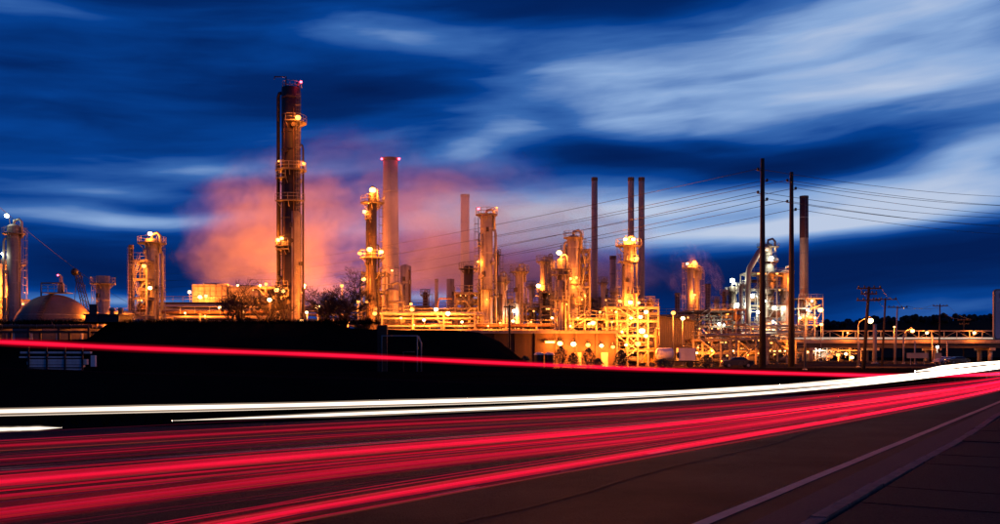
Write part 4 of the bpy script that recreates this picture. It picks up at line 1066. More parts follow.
# --- long brown wall with the row of wall lamps
def brown_building():
    Y = 136; x0, x1 = WX(332, Y), WX(616, Y); H = WZ(331, Y); W = x1 - x0
    rt = root('warehouse', ((x0 + x1) / 2, Y, 0), 'long low brown warehouse with five lamps under its eave', 'building')
    n = 14
    for i in range(n):
        w = W / n; put('wall_panel', shared('wall_panel', lambda m: m.box((0, 0, .5), (1, 1, 1)), M_WALLBR), rt, (-W / 2 + w * (i + .5), 4, 0), 0, (w - .04, 8, H - .3))
        put('pilaster', shared('pilaster_block', lambda m: m.box((0, 0, .5), (1, 1, 1)), M_WALLBR), rt, (-W / 2 + w * i + .15, -.06, 0), 0, (.3, .26, H - .35))
    MB().box((0, 3.8, H - .15), (W + .5, 9.2, .25)).build('roof', M_DARKST, rt)
    MB().box((0, -.86, H - .16), (W + .52, .08, .42)).build('fascia', M_FRAME, rt)
    for px in (604.5, 578):
        x = WX(px, Y) - rt.location.x; d = MB().box((x, -.02, 1.05), (.95, .10, 2.1)).build('door', M_PALE, rt); MB().box((x + .33, -.1, 1.0), (.06, .08, .16)).build('handle', M_STEEL, d)
    for (px, py) in ((560, 343.5), (573.5, 344.2), (588, 345), (601.5, 345.8), (613, 347)):
        x, z = WX(px, Y - .7) - rt.location.x, WZ(py, Y - .7); floodlight(rt, (x, -.7, z), 's', .45, 1.5, 'wall_lamp', (x, 0, z + .3))
    x, z = WX(550, Y - .4) - rt.location.x, WZ(342.3, Y - .4)
    tb = MB().box((x, -.35, z + .16), (1.5, .35, .12)).build('tube_lamp', M_STEEL, rt)
    MB().tube([(x - .65, -.4, z), (x + .65, -.4, z)], .12, 8).build('lens', E_SOD, tb); lamp_light(rt, (x, -1.1, z - .2), 's', LAMP_W * .7)
brown_building()
for (px, lb) in ((539, 'dark round bin with pale domed lid, further from the shrubs'), (549.5, 'dark round bin with pale domed lid next to the shrubs')):
    Y = 128; rt = root('storage_bin', (WX(px, Y), Y, 0), lb, 'bin', 'bins by the warehouse')
    MB().lathe([(0, .62), (1.75, .64)], 16).build('body', M_BLACKM, rt)
    MB().lathe([(1.75, .70), (1.83, .70), (2.05, .45), (2.13, .01)], 16).build('lid', M_WHITE, rt)

def shrub(label, px, Y, h, w, seed, zb=0.0, group='shrubs by the warehouse'):
    rn = random.Random(seed); rt = root('shrub', (WX(px, Y), Y, zb), label, 'shrub', group)
    st = MB()
    for k in range(6):
        a = rn.uniform(0, 2 * PI); st.tube([(0, 0, 0), (math.cos(a) * w * .2, math.sin(a) * w * .2, h * .5), (math.cos(a) * w * .35, math.sin(a) * w * .35, h * .85)], .04, 4, radii=[.06, .04, .015])
    st.build('stem', M_BARK, rt)
    lf = MB()
    for k in range(520):
        t = rn.random() ** .7; a = rn.uniform(0, 2 * PI); zz = h * t
        rr = w * .5 * math.sqrt(max(0.02, 1 - (t - .3) ** 2 / .5)) * (rn.random() ** .5) * (1 - .4 * t)
        c = Vector((math.cos(a) * rr, math.sin(a) * rr, zz)); u = Vector((rn.uniform(-1, 1), rn.uniform(-1, 1), rn.uniform(-1, 1))).normalized(); v = u.orthogonal().normalized(); s = rn.uniform(.07, .16)
        lf.add([c - u * s, c + v * s * .5, c + u * s, c - v * s * .5], [(0, 1, 2, 3)])
    lf.build('foliage', M_LEAF, rt)
for i, (px, Y, h, w, lb) in enumerate(((561, 126, 2.9, 2.4, 'pointed dark shrub nearest the bins'), (573, 127, 2.0, 2.2, 'low ragged shrub between two taller ones'), (588.5, 126, 2.6, 2.6, 'round dark shrub below the middle wall lamps'),
                                      (598, 127, 1.3, 2.0, 'small shrub beside the lit warehouse door'), (621, 128, 2.4, 2.6, 'shrub at the warehouse corner'), (663, 124, 1.2, 3.2, 'low shrub before the pale tanker'), (706, 126, 1.6, 2.8, 'shrub under the far pipe bridge'), (525, 124, 1.6, 2.2, 'low dark shrub left of the bins'))):
    shrub(lb, px, Y, h, w, 70 + i)
# pipe goal and gate post on the dark wall's left end
rt = root('pipe_portal', (WX(402, 102), 102, 0), 'square portal of thin pipe before the dark bank', 'pipe frame')
zt = WZ(336, 102)
MB().tube([(-2.1, 0, 0), (-2.1, 0, zt), (1.6, 0, zt), (1.6, 0, 0)], .09, 6).build('frame', M_PIPE, rt)
MB().tube([(.2, -.4, 0), (.2, -.4, zt * .55), (1.4, -.4, zt * .55)], .07, 6).build('lower_pipe', M_RUST, rt)
MB().tube([(2.0, .2, 0), (2.0, .2, zt * .8), (1.7, .2, zt)], .08, 6).build('riser', M_PIPE, rt)
rt = root('brick_pier', (WX(382.5, 102.5), 102.5, 0), 'dark red pier beside the thin pipe portal', 'pier')
for i in range(10): put('course', shared('pier_course', lambda m: m.box((0, 0, .24), (1.0, .8, .46)), M_WALLBR), rt, (0, 0, i * .49))

# --- corrugated shed and tanker
def shed():
    Y = 165; x0, x1 = WX(650, Y), WX(694, Y); W = x1 - x0; H0, H1 = WZ(316, Y), WZ(322, Y)
    rt = root('corrugated_shed', ((x0 + x1) / 2, Y, 0), 'corrugated grey shed with sloping roof right of the bright unit', 'shed')
    mb = MB(); D = 12
    n = 46; vs = []
    for i in range(n + 1):
        x = -W / 2 + W * i / n; y = 0 if i % 2 else -.14; h = H0 + (H1 - H0) * i / n
        vs += [(x, y, 0), (x, y, h)]
    mb.add(vs, [(2 * i, 2 * i + 2, 2 * i + 3, 2 * i + 1) for i in range(n)])
    mb.add([(-W / 2, 0, 0), (-W / 2, D, 0), (-W / 2, D, H0), (-W / 2, 0, H0)], [(0, 1, 2, 3)]); mb.add([(W / 2, 0, 0), (W / 2, D, 0), (W / 2, D, H1), (W / 2, 0, H1)], [(3, 2, 1, 0)])
    mb.build('wall', M_SHEET, rt)
    mb = MB(); mb.add([(-W / 2 - .3, -.4, H0 + .05), (W / 2 + .3, -.4, H1 + .05), (W / 2 + .3, D, H1 + .05), (-W / 2 - .3, D, H0 + .05), (-W / 2 - .3, -.4, H0 + .25), (W / 2 + .3, -.4, H1 + .25), (W / 2 + .3, D, H1 + .25), (-W / 2 - .3, D, H0 + .25)],
        [(3, 2, 1, 0), (4, 5, 6, 7), (0, 1, 5, 4), (1, 2, 6, 5), (2, 3, 7, 6), (3, 0, 4, 7)]); mb.build('roof', M_DARKST, rt)
    MB().box((W * .3, -.2, 1.8), (3.2, .12, 3.6)).build('roller_door', M_DARKST, rt)
shed()
def tanker():
    Y = 138; rt = root('tank_trailer', (WX(676, Y), Y, 0), 'pale rounded tank trailer parked before the corrugated shed', 'trailer')
    drum(rt, 'tank', (-1.6, 0, 1.9), 1.8, .85, M_WHITE); MB().box((1.4, 0, 1.85), (2.4, 1.7, 1.75)).build('box_body', M_WHITE, rt)
    MB().box((0, 0, .82), (6.2, 1.3, .22)).build('chassis', M_BLACKM, rt)
    for x in (-2.0, -1.1, 2.0):
        for y in (-.75, .75): MB().tube([(x, y - .12, .42), (x, y + .12, .42)], .42, 14).build('wheel', M_RUBBER, rt)
    MB().box((.1, -.88, 1.7), (.35, .05, .8)).build('hatch', M_BLACKM, rt)
tanker()
for (px, py, lb) in ((673, 313, 'left one of two lamps above the corrugated shed roof'), (682.5, 318.5, 'right one of two lamps above the corrugated shed roof')):
    lamp_post(lb, px, 0, px, py, 160, 's', 1.2, .5, False, 'lamps above the shed', 0.0, 'pole_lamp')

# --- steaming pair and its neighbours
column('steaming_column', 'pale twin column wrapped in steam with a lamp on top', 690, 205, 266, 6.2, plats=[(268, 8)], lamps=[(694, 262.5, 's', 1.8, .6), (687, 264, 's', .6, .3), (694, 295, 's', 1.2, .4)], mat=M_PALE, lad=PI)
column('steaming_column', 'second pale column of the steaming twin, without its own lamp', 697, 207, 268, 6.0, plats=[(272, 6)], mat=M_PALE, lad=.2)
stack('slim_chimney', 'dark stub chimney left of the steaming twin columns', 677.5, 215, 293, 5.2, M_DARKST, 1.0, rings=1)
stack('slim_chimney', 'dark stub chimney right of the steaming twin columns', 708, 215, 284, 5.4, M_DARKST, 1.0, rings=1)
process_frame('dark low steel structure below the steaming twin columns', 682, 728, 196, [4, 7.5, 10.5], 8, 4, 0, [(699, 347, 's', 1.1, .5), (719, 324, 'w', .6, .34), (724, 325, 'w', .4, .26), (706, 333, 's', .4, .22), (714, 341, 's', .4, .22)], 67, 6, M_DARKST)

# --- catalytic unit on the right, behind the overpass
YC = 300
column('distillation_column', 'dark column with a bright white lamp on its crown', 732, YC, 286, 7.5, plats=[(291, 7), (309, 7)], lamps=[(732, 280.5, 'w', 3.2, .9), (737, 305, 'w', 3.6, .95), (746.5, 317, 'w', 2.6, .85)], mat=M_DARKST, lad=PI, nozzles=2)
column('reactor_vessel', 'pale reactor vessel with domed head behind the nearer tall dark pole', 768, YC, 243, 11.5, 'vessel', plats=[(247, 11), (262, 10), (281, 10)], steps=[(0, .75), (.35, 1.0), (.82, .72)],
       lamps=[(769.5, 258.5, 'w', 3.0, .9), (752, 296, 'w', 2.4, .7), (775, 307.5, 'w', 3.0, .8), (771, 322, 'w', 2.0, .6), (764, 330, 's', 3.0, .5)], mat=M_PALE, lad=.2, nozzles=4)
rt = root('transfer_line', (WX(748, YC - 4), YC - 4, 0), 'fat pale pipe bending over into the reactor vessel', 'pipe')
zz = WZ(270, YC); MB().tube([(0, 0, 0), (0, 0, zz - 2), (.4, 0, zz), (3.4, 0, zz + 5.2), (4.8, .5, zz + 6.4), (6.4, 2, zz + 6.4)], .9, 12).build('pipe', M_PALE, rt)
for k in range(4): put('flange', shared('shell_band', unit_band, M_STEEL), rt, (0, 0, zz * (k + .5) / 4.6), 0, (.98, .98, .3))
process_frame('pale steel structure round the reactor vessel', 744, 782, YC, [7, 12, 17, 22, 27], 9, 4, 0, [(758, 312, 'w', 1.6, .6), (765, 301, 'w', .8, .5)], 71, 5, M_PALE)
column('distillation_column', 'amber column with its lamp between the two tall dark poles', 786, YC, 270, 11, plats=[(274, 8), (292, 8)], lamps=[(789.5, 277, 's', 3.0, 1.0)], mat=M_PALE, lad=PI, nozzles=2)
stack('banded_chimney', 'tall chimney with dark red top and pale lower shaft', 804, YC + 10, 196, 8.2, M_CONCLT, 1.12, (), (238, M_REDST), 4)
process_frame('pale boiler structure at the foot of the red-topped chimney', 794, 818, YC - 2, [6, 11, 16, 19], 9, 3, 0, [(808, 310, 'w', 1.6, .7), (815, 318, 's', 2.0, .7), (800, 318, 's', 1.6, .6), (812, 301, 's', .8, .4)], 73, 5, M_PALE)
pipe_rack('pipe rack behind the overpass between reactor and tall poles', 722, 800, YC - 14, [5, 8, 10], 6, 5, 7, 0, None, [(753, 340, 's', 1.6, .6), (742, 347, 's', 2.6, .9), (741, 336, 'w', .8, .5), (767, 336, 'w', .8, .5)], True, 75, None, 1.4)
lamp_bar = root('lamp_gantry', (WX(777, 200), 200, 0), 'low gantry with four close lamps behind the nearer tall pole', 'lamp gantry')
for x in (-2.2, 2.2): MB().tube([(x, 0, 0), (x, 0, WZ(349, 200))], .1, 6).build('post', M_STEEL, lamp_bar)
MB().tube([(-2.4, 0, WZ(349.5, 200)), (2.4, 0, WZ(349.5, 200))], .1, 6).build('rail', M_STEEL, lamp_bar)
for k in range(4): floodlight(lamp_bar, (-1.7 + k * 1.1, -.3, WZ(351.5, 200)), 's', .36, .6, 'floodlight')
process_frame('lit low structure seen under the left end of the overpass', 800, 856, YC - 12, [3.2, 5.6], 8, 5, 0, [(838, 355, 's', 1.5, .7), (846, 354, 's', 1.5, .7), (852, 357.5, 's', 1.2, .6), (820, 350, 'w', 1.6, .4), (808, 352, 's', 1.0, .4)], 77, 7, M_PALE)
process_frame('dim low steel structure between shed and nearer tall pole', 726, 760, 182, [2.6, 4.8], 6, 4, 0, [(733, 351, 's', .5, .24), (748, 355, 's', .5, .24)], 79, 6)
pipe_rack('low pipe bridge spanning from shed to nearer tall pole', 704, 764, 176, [5.0], 3, 3, 6, 0, None, (), True, 81)

# ================================================================== overpass
def overpass():
    Y = 268; x0, x1 = WX(728, Y), WX(1120, Y); W = x1 - x0; rt = root('overpass', ((x0 + x1) / 2, Y, 0), 'long flat overpass with truss railing crossing behind the poles', 'bridge')
    zd = WZ(341.5, Y); zg = WZ(348, Y); zr = WZ(331, Y)
    MB().box((0, 4, zd - .25), (W, 9.5, .5)).build('deck', M_CONCLT, rt)
    for y in (0, 4, 8): MB().box((0, y, (zd - .5 + zg) / 2), (W, .5, zd - .5 - zg)).build('girder', M_DARKST, rt)
    MB().box((0, -.78, zd + .12), (W, .16, .5)).build('parapet', M_CONCLT, rt)
    n = int(W / 3.4)
    top = steel_bar(rt, 'top_rail', (-W / 2, -.75, zr), (W / 2, -.75, zr), .16, .2, M_STEEL)
    steel_bar(rt, 'lower_rail', (-W / 2, -.75, zd + 1.0), (W / 2, -.75, zd + 1.0), .14, .16, M_STEEL)
    me = shared('rail_diagonal', lambda m: m.tube([(0, 0, 0), (1, 0, 1)], .05, 4), M_STEEL)
    for i in range(n + 1):
        x = -W / 2 + W * i / n
        steel_bar(rt, 'rail_post', (x, -.73, zd + .8), (x, -.73, zr), .13, .13, M_STEEL)
        if i < n:
            s = MB(); a = (x, -.74, zd + 1.05) if i % 2 else (x, -.74, zr - .05); b_ = (x + W / n, -.74, zr - .05) if i % 2 else (x + W / n, -.74, zd + 1.05)
            s.tube([a, b_], .05, 4); s.build('diagonal', M_STEEL, rt)
    for px in (812, 876, 938, 992, 1050):
        x = WX(px, Y) - rt.location.x
        for y in (1, 7): MB().tube([(x, y, 0), (x, y, zg - .6)], .6, 12).build('pier', M_CONCLT, rt)
        MB().box((x, 4, zg - .35), (1.5, 9, .7)).build('pier_cap', M_CONCLT, rt)
    for px in (846, 925, 972):                          # lamps added along the railing to give the overpass an amber glow
        x = WX(px, Y) - rt.location.x; z = WZ(333, Y)
        floodlight(rt, (x, -1.3, z), 's', .42, 1.4, 'added_deck_lamp', (x, -.75, zd + .9))
    return zd, Y
zd, YB = overpass()
trail3('cream headlight streak along the deck of the overpass', [(WX(px, YB + 1.5), YB + 1.5, zd + .95) for px in (792, 850, 920, 1000, 1100)], .22, T_W2)

# ================================================================== poles, wires, street lamps
def big_pole(label, px, Y, top, spikes):
    X = WX(px, Y); H = WZ(top, Y); rt = root('transmission_pole', (X, Y, 0), label, 'transmission pole', 'tall transmission poles')
    MB().tube([(0, 0, 0), (0, 0, H * .5), (0, 0, H)], .3, 12, radii=[.48, .37, .26]).build('pole', M_WOOD, rt)
    at = []
    for (py, sd_) in spikes:
        z = WZ(py, Y)
        MB().tube([(0, 0, z), (sd_ * .6, 0, z + .10)], .06, 6).build('post_insulator', M_BLACKM, rt)
        MB().lathe([(0, .12), (.1, .2), (.2, .12), (.3, .2), (.4, .1)], 8, (sd_ * .6, 0, z + .05)).build('insulator', M_BLACKM, rt)
        at.append(Vector((X + sd_ * .6, Y, z + .3)))
    return at, Vector((X, Y, H))
A1, T1 = big_pole('nearer, taller dark transmission pole before the reactor', 762.5, 130, 158.5, [(171, -1), (182, 1), (194, -1), (201, 1)])
A2, T2 = big_pole('slightly shorter dark transmission pole left of the red-topped chimney', 791.5, 139, 172, [(182, -1), (190, 1), (203, -1), (211, 1)])
def wire(label, a, b_, sag, r=.035, n=24):
    c = (Vector(a) + Vector(b_)) / 2; c.z = 0; pts = []
    for i in range(n + 1):
        t = i / n; p = Vector(a).lerp(Vector(b_), t); p.z -= sag * 4 * t * (1 - t); pts.append(p - c)
    rt = MB().tube(pts, r, 4).build('power_line', M_WIRE, None, c)
    return tag(rt, label, 'power line', 'power lines')
ordw = ['top', 'second', 'third', 'fourth']
for k in range(4):
    zl = [34, 31.5, 27.5, 25][k]
    wire(f'{ordw[k]} wire running left from the nearer transmission pole', A1[k], (WX(151, 390) - (k % 2), 390, zl), 3.0 + .4 * k, .035)
    wire(f'{ordw[k]} wire running left from the shorter transmission pole', A2[k], (WX(151, 396) + 2, 396, zl - 2.2), 3.0 + .3 * k, .035)
    wire(f'{ordw[k]} wire running right from the nearer transmission pole', A1[k], (WX(1160, 240), 240, [43, 41, 38, 36][k]), 3.0, .032)
    wire(f'{ordw[k]} wire running right from the shorter transmission pole', A2[k], (WX(1180, 250), 250, [42, 39.5, 36.5, 34.5][k]), 3.0, .032)
wire('single thin wire slanting down at the far left of the sky', (WX(-20, 150), 150, WZ(190, 150)), (WX(140, 330), 330, WZ(308, 330)), 2.0, .05)

def x_pole(label, px, base_px, Y, top, arms, mat=None, w=.16):
    X = WX(base_px, Y); H = WZ(top, Y); rt = root('utility_pole', (X, Y, 0), label, 'utility pole', 'utility poles'); lean = WX(px, Y) - X
    MB().tube([(0, 0, 0), (lean, 0, H)], w, 8, radii=[w * 1.25, w * .85]).build('pole', mat or M_WOOD, rt)
    ends = []
    for (py, wd) in arms:
        z = WZ(py, Y); L = wd / F * Y; xo = lean * z / H
        MB().box((xo, -.2, z), (L, .13, .17)).build('crossarm', M_WOOD, rt)
        for s in (-.45, -.2, .2, .45):
            MB().lathe([(0, .05), (.08, .11), (.16, .06), (.24, .10), (.28, .02)], 7, (xo + L * s, -.2, z + .08)).build('insulator', M_BLACKM, rt); ends.append(Vector((X + xo + L * s, Y - .2, z + .3)))
    return ends
E1 = x_pole('dark pole with three stacked crossarms, biggest of the roadside poles', 869, 863.5, 118, 286.5, [(288.5, 24), (294, 16), (300.5, 24)], None, .2)
E2 = x_pole('dark pole with one wide crossarm behind the three-arm pole', 885.5, 882, 150, 298, [(299.5, 22)])
E3 = x_pole('leaning pale pole with a crossarm before the overpass', 897.5, 895, 185, 306, [(307.5, 20)], M_CONCLT)
E4 = x_pole('far thin pole with a crossarm in line with the street sign', 940, 939, 225, 304, [(306, 15)])
E5 = x_pole('farthest crossarm pole near the photo edge', 964, 963.5, 270, 319, [(320, 14), (324, 10)])
for i, (a, b_) in enumerate(((E1[0], E2[0]), (E1[3], E2[3]), (E2[0], E3[0]), (E2[3], E3[3]), (E3[0], E4[0]), (E3[3], E4[3]), (E4[0], E5[0]), (E4[3], E5[3]))):
    wire(['left wire between the three-arm pole and the wide-arm pole', 'right wire between the three-arm pole and the wide-arm pole', 'left wire between the wide-arm pole and the leaning pale pole', 'right wire between the wide-arm pole and the leaning pale pole',
          'left wire between the leaning pale pole and the thin pole', 'right wire between the leaning pale pole and the thin pole', 'left wire between the thin pole and the farthest pole', 'right wire between the thin pole and the farthest pole'][i], a, b_, .8, .03, 12)
for (px, top, Y, w, lb) in ((874.8, 325, 200, .42, 'thick pale concrete post beside the three-arm pole'), (903.5, 336, 190, .15, 'thin pale post left of the small beige board'), (915, 342, 180, .14, 'thin pale post behind the small beige board'),
                            (932.5, 336, 210, .16, 'thin pale post right of the small beige board'), (947, 342, 220, .16, 'short thin post near the parked cars'), (859, 343, 170, .12, 'short thin post under the second street lamp')):
    rt = root('marker_post', (WX(px, Y), Y, 0), lb, 'post'); H = WZ(top, Y)
    MB().tube([(0, 0, 0), (0, 0, H)], w, 8).build('shaft', M_CONCLT, rt); MB().lathe([(0, w * 1.8), (.15, w * 1.8), (.2, w)], 8).build('base', M_CONCLT, rt); MB().lathe([(H, w * 1.2), (H + .12, w * 1.1), (H + .2, .01)], 8).build('cap', M_STEEL, rt)
lamp_post('street lamp with the brightest orange light right of the tall poles', 805, 0, 820.5, 310, 113, 's', 1.8, .46)
lamp_post('street lamp whose light shows before the three-arm pole', 858, 0, 870.3, 320.8, 140, 's', 2.2, .50)
lamp_post('street lamp shining above the small beige board', 904, 0, 912.5, 331, 210, 's', 5.5, .60)
lamp_post('small white lamp under the overpass right of the beige board', 937, 0, 937, 347, 230, 'w', .6, .40)
lamp_post('dim far lamp on the overpass line', 894, 0, 894, 327, 262, 's', 2.0, .30)
lamp_post('small low lamp below the first street lamp', 821, 0, 821, 324.5, 250, 's', .8, .50)

# signs
rt = root('roadside_sign', (WX(1018, 45), 45, 0), 'tall pale rounded sign cut off by the photo edge', 'sign')
W, z0, z1 = 2.3, WZ(340, 45), WZ(289, 45)
def rrect(w, h, r, n=5):
    P = []
    for (cx, cy, a0) in ((w / 2 - r, h / 2 - r, 0), (-w / 2 + r, h / 2 - r, PI / 2), (-w / 2 + r, -h / 2 + r, PI), (w / 2 - r, -h / 2 + r, 1.5 * PI)):
        P += [(cx + r * math.cos(a0 + PI / 2 * i / n), cy + r * math.sin(a0 + PI / 2 * i / n)) for i in range(n + 1)]
    return P
def plate(w, h, r, y0, y1, zc):
    m = MB(); m.prism(rrect(w, h, r), y0, y1); m.v = [(x, z, y + zc) for x, y, z in m.v]; m.f = [f[::-1] for f in m.f]; return m
plate(W, z1 - z0, .16, -.06, .06, (z0 + z1) / 2).build('frame', M_STEEL, rt)
plate(W - .14, z1 - z0 - .14, .12, -.075, -.055, (z0 + z1) / 2).build('panel', M_SIGN, rt)
MB().box((-W / 2 + .38, -.09, z1 - .3), (.18, .03, .22)).build('red_mark', M_SIGNRED, rt)
for x in (.1, .9): MB().tube([(x, .12, 0), (x, .12, z1 - .1)], .06, 8).build('post', M_STEEL, rt)
for (px0, px1, y0, y1, lb) in ((907, 928, 353, 358.2, 'wide beige board on two legs below the overpass'), (934.5, 941.5, 353, 358, 'small square beige board beside the wide one')):
    Y = 170; x0, x1 = WX(px0, Y), WX(px1, Y); rt = root('notice_board', ((x0 + x1) / 2, Y, 0), lb, 'board')
    MB().box((0, 0, WZ((y0 + y1) / 2, Y)), (x1 - x0, .1, (y1 - y0) / F * Y)).build('panel', M_BEIGE, rt)
    for s in (-.32, .32): MB().box(((x1 - x0) * s, .08, WZ(y0, Y) / 2), (.09, .05, WZ(y0, Y))).build('leg', M_STEEL, rt)

# parked cars
def car(label, px, Y, rz, mat, seed=0):
    rt = root('parked_car', (WX(px, Y), Y, 0), label, 'car', 'parked cars', rz)
    prof = [(-2.1, .35), (-2.15, .75), (-1.95, .95), (-1.15, 1.02), (-.55, 1.42), (.75, 1.45), (1.45, 1.02), (2.0, .92), (2.15, .7), (2.1, .35)]
    mb = MB(); k = len(prof); vs = []
    for y, sc in ((-.86, 1), (-.80, 1.0), (.80, 1.0), (.86, 1)):
        ins = 0
        vs += [(x * (1 if abs(y) < .85 else .985), y * (1 if z < 1.05 else .84), z if abs(y) < .85 else min(z, z * .985 + .01)) for x, z in prof]
    mb.add(vs, [(j * k + i, j * k + i + 1, (j + 1) * k + i + 1, (j + 1) * k + i) for j in range(3) for i in range(k - 1)], True)
    mb.add(vs[:k], [tuple(range(k))]); mb.add(vs[3 * k:], [tuple(range(k))[::-1]]); mb.build('body', mat, rt)
    for sy in (-1, 1):
        MB().add([(-.95, sy * .83, 1.06), (1.2, sy * .83, 1.06), (.72, sy * .76, 1.38), (-.5, sy * .76, 1.36)], [(0, 1, 2, 3) if sy < 0 else (3, 2, 1, 0)]).build('side_window', M_GLASS, rt)
        for x in (-1.3, 1.35):
            w = MB(); w.tube([(x, sy * .70, .33), (x, sy * .88, .33)], .33, 14); wo = w.build('wheel', M_RUBBER, rt); MB().tube([(x, sy * .86, .33), (x, sy * .895, .33)], .2, 10).build('rim', M_STEEL, wo)
        MB().box((2.1, sy * .6, .72), (.10, .32, .14)).build('headlight', M_WHITE, rt); MB().box((-2.12, sy * .62, .78), (.08, .28, .16)).build('tail_light', M_SIGNRED, rt)
    MB().add([(-1.1, -.68, 1.07), (-1.1, .68, 1.07), (-.58, .62, 1.39), (-.58, -.62, 1.39)], [(0, 1, 2, 3)]).build('rear_window', M_GLASS, rt)
    MB().add([(1.40, -.68, 1.08), (1.40, .68, 1.08), (.82, .62, 1.42), (.82, -.62, 1.42)], [(3, 2, 1, 0)]).build('windscreen', M_GLASS, rt)
car('pale car parked below the overpass, nearer the beige boards', 945, 190, .3, M_CARW); car('dark car parked below the overpass beside the pale one', 957.5, 186, .1, M_CARD)
car('dark car parked under the low pipe bridge', 737, 134, 0.0, M_CARD)

# white beam rack and guard rail on the dark ground at the left
rt = root('beam_rack', (WX(58, 78), 78, 0), 'stack of white beams in a post rack below the sphere tank', 'rack')
for j, (py, L, xo, h) in enumerate(((352.6, 5.6, -.1, .16), (357.2, 5.0, -.5, .12), (360.5, 4.6, .1, .2), (363.2, 4.8, .0, .22), (366.2, 4.4, -.1, .16), (369.3, 5.4, -.8, .12))):
    MB().box((xo, -.1 + .03 * j, WZ(py, 78)), (L, .35, h)).build('beam', M_WHITE, rt)
for x in (-2.2, -.75, .7, 2.1): MB().box((x, -.34, WZ(347, 78) / 2), (.12, .1, WZ(347, 78))).build('post', M_BLACKM, rt)
MB().box((2.9, -.1, WZ(361, 78)), (.35, .3, .9)).build('end_box', M_WHITE, rt)
# ================================================================== bare trees
def bare_tree(label, px, Y, zb, H, seed, spread=.55, depth=5, lean=0.0, twigs=True):
    rn = random.Random(seed); rt = root('bare_tree', (WX(px, Y), Y, zb), label, 'tree', 'bare trees on the bank')
    tr, cr = MB(), MB(); cnt = [0]
    def grow(p, d, L, r, lv):
        n = 3; pts = [p]; q = p.copy(); dd = d.copy()
        for i in range(n):
            dd = (dd + Vector((rn.uniform(-.22, .22), rn.uniform(-.22, .22), rn.uniform(-.05, .16)))).normalized(); q = q + dd * L / n; pts.append(q.copy())
        tgt = tr if lv < 2 else cr
        tgt.tube(pts, r, 6 if lv < 2 else 3, caps=False, radii=[r, r * .85, r * .72, r * .6])
        if lv >= depth: return
        for k in range(rn.choice((2, 3, 3)) if lv < 2 else rn.choice((2, 2, 3))):
            s = pts[rn.choice((1, 2, 3, 3))]; ax = Vector((rn.uniform(-1, 1), rn.uniform(-1, 1), rn.uniform(-.25, .5))).normalized()
            grow(s, (dd * (1 - spread) + ax * spread * 1.2).normalized(), L * rn.uniform(.62, .85), max(r * .60, .018), lv + 1)
        if lv > 1: grow(pts[-1], dd, L * .7, max(r * .62, .018), lv + 1)
    for k in range(3 if twigs else 2):
        a = rn.uniform(0, 2 * PI); grow(Vector((0, 0, 0)), Vector((math.cos(a) * .45 + lean, math.sin(a) * .3, 1)).normalized(), H * .30, H * .030, 0)
    tr.build('trunk', M_BARK, rt); cr.build('crown', M_BARK, rt)
bare_tree('large bushy bare tree between tall tower and three-lamp column', 342, 114.5, BANK * .72, 8.6, 3, .62, 6)
bare_tree('smaller bare tree right beside the large bushy one', 326, 115.5, BANK * .85, 6.0, 12, .6, 6)
bare_tree('bare branching tree before the cooling tower', 243, 116, BANK * .9, 6.4, 5, .5, 5, -.25)
bare_tree('leaning bare sapling left of the branching tree', 232, 115, BANK * .9, 5.0, 6, .45, 5, -.5)
bare_tree('twiggy bare bush at the foot of the tall tower', 264, 117, BANK * .9, 6.0, 9, .55, 6)
bare_tree('low bare bush at the right end of the bank', 362, 114, BANK * .7, 3.0, 15, .6, 6)

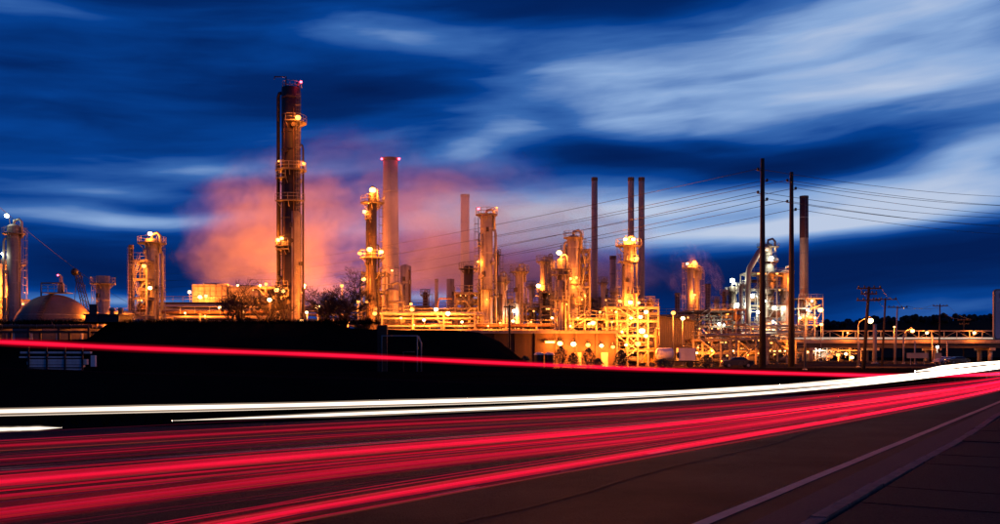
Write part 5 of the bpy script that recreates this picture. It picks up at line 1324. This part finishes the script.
# ================================================================== steam
def steam(name, label, px, py, Y, rx, ry, rd, dens, tilt=0.0, seed=0.0, thr=.38):
    m = bpy.data.materials.new(name + '_volume'); m.use_nodes = True
    nt = m.node_tree; nt.nodes.clear(); b = NB(nt)
    tc = b.n('ShaderNodeTexCoord')
    off = b.vm('ADD', tc.outputs['Object'], (seed, seed * .7, seed * 1.3)).outputs[0]
    wv = b.vm('SUBTRACT', b.noise(off, 1.3, 3, .6).outputs['Color'], (.5, .5, .5)).outputs[0]
    wp = b.n('ShaderNodeVectorMath', operation='MULTIPLY_ADD'); nt.links.new(wv, wp.inputs[0]); wp.inputs[1].default_value = (2.1, 1.0, 2.1); nt.links.new(tc.outputs['Object'], wp.inputs[2])
    d2 = b.vm('DOT_PRODUCT', wp.outputs[0], wp.outputs[0]).outputs['Value']
    rim = b.m('SUBTRACT', 1.0, b.vm('DOT_PRODUCT', tc.outputs['Object'], tc.outputs['Object']).outputs['Value'], clamp=True)
    fall = b.m('MULTIPLY', b.m('SUBTRACT', 1.0, b.m('MULTIPLY', d2, 1.25), clamp=True), b.m('MULTIPLY', rim, 2.5, clamp=True))
    no = b.noise(wp.outputs[0], 2.4, 5, .62, .6).outputs[0]
    nn = b.m('MULTIPLY_ADD', no, 3.4, -(thr + .10) * 3.4, clamp=True)
    den = b.m('MULTIPLY', b.m('MULTIPLY', b.m('POWER', fall, 1.5), nn), dens)
    v = b.n('ShaderNodeVolumePrincipled'); v.inputs['Color'].default_value = (.96, .93, .92, 1); v.inputs['Anisotropy'].default_value = .0
    b.set(v.inputs['Density'], den)
    o = b.n('ShaderNodeOutputMaterial'); nt.links.new(v.outputs[0], o.inputs['Volume'])
    mb = MB(); mb.sphere((0, 0, 0), 1.0, 24, 16)
    ob = mb.build(name, m); ob.location = (WX(px, Y), Y, WZ(py, Y)); ob.scale = (rx / F * Y, rd, ry / F * Y); ob.rotation_euler = (0, R(-tilt), 0)
    return tag(ob, label, 'steam', None, 'stuff')
steam('steam_plume', 'dense orange-lit steam rising from the cooling tower', 262, 238, 240, 110, 96, 18, .17, 24, 1.0, .26)
steam('steam_plume', 'thinner steam drifting right past the tall pale chimney', 365, 224, 226, 190, 110, 18, .095, 8, 4.0, .32)
steam('steam_plume', 'faint steam veil round the plain grey chimney', 505, 245, 198, 200, 100, 15, .12, -4, 7.0, .28)
steam('steam_plume', 'small puff of steam round the pale twin columns', 694, 278, 199, 30, 50, 5, .34, 22, 2.5, .44)
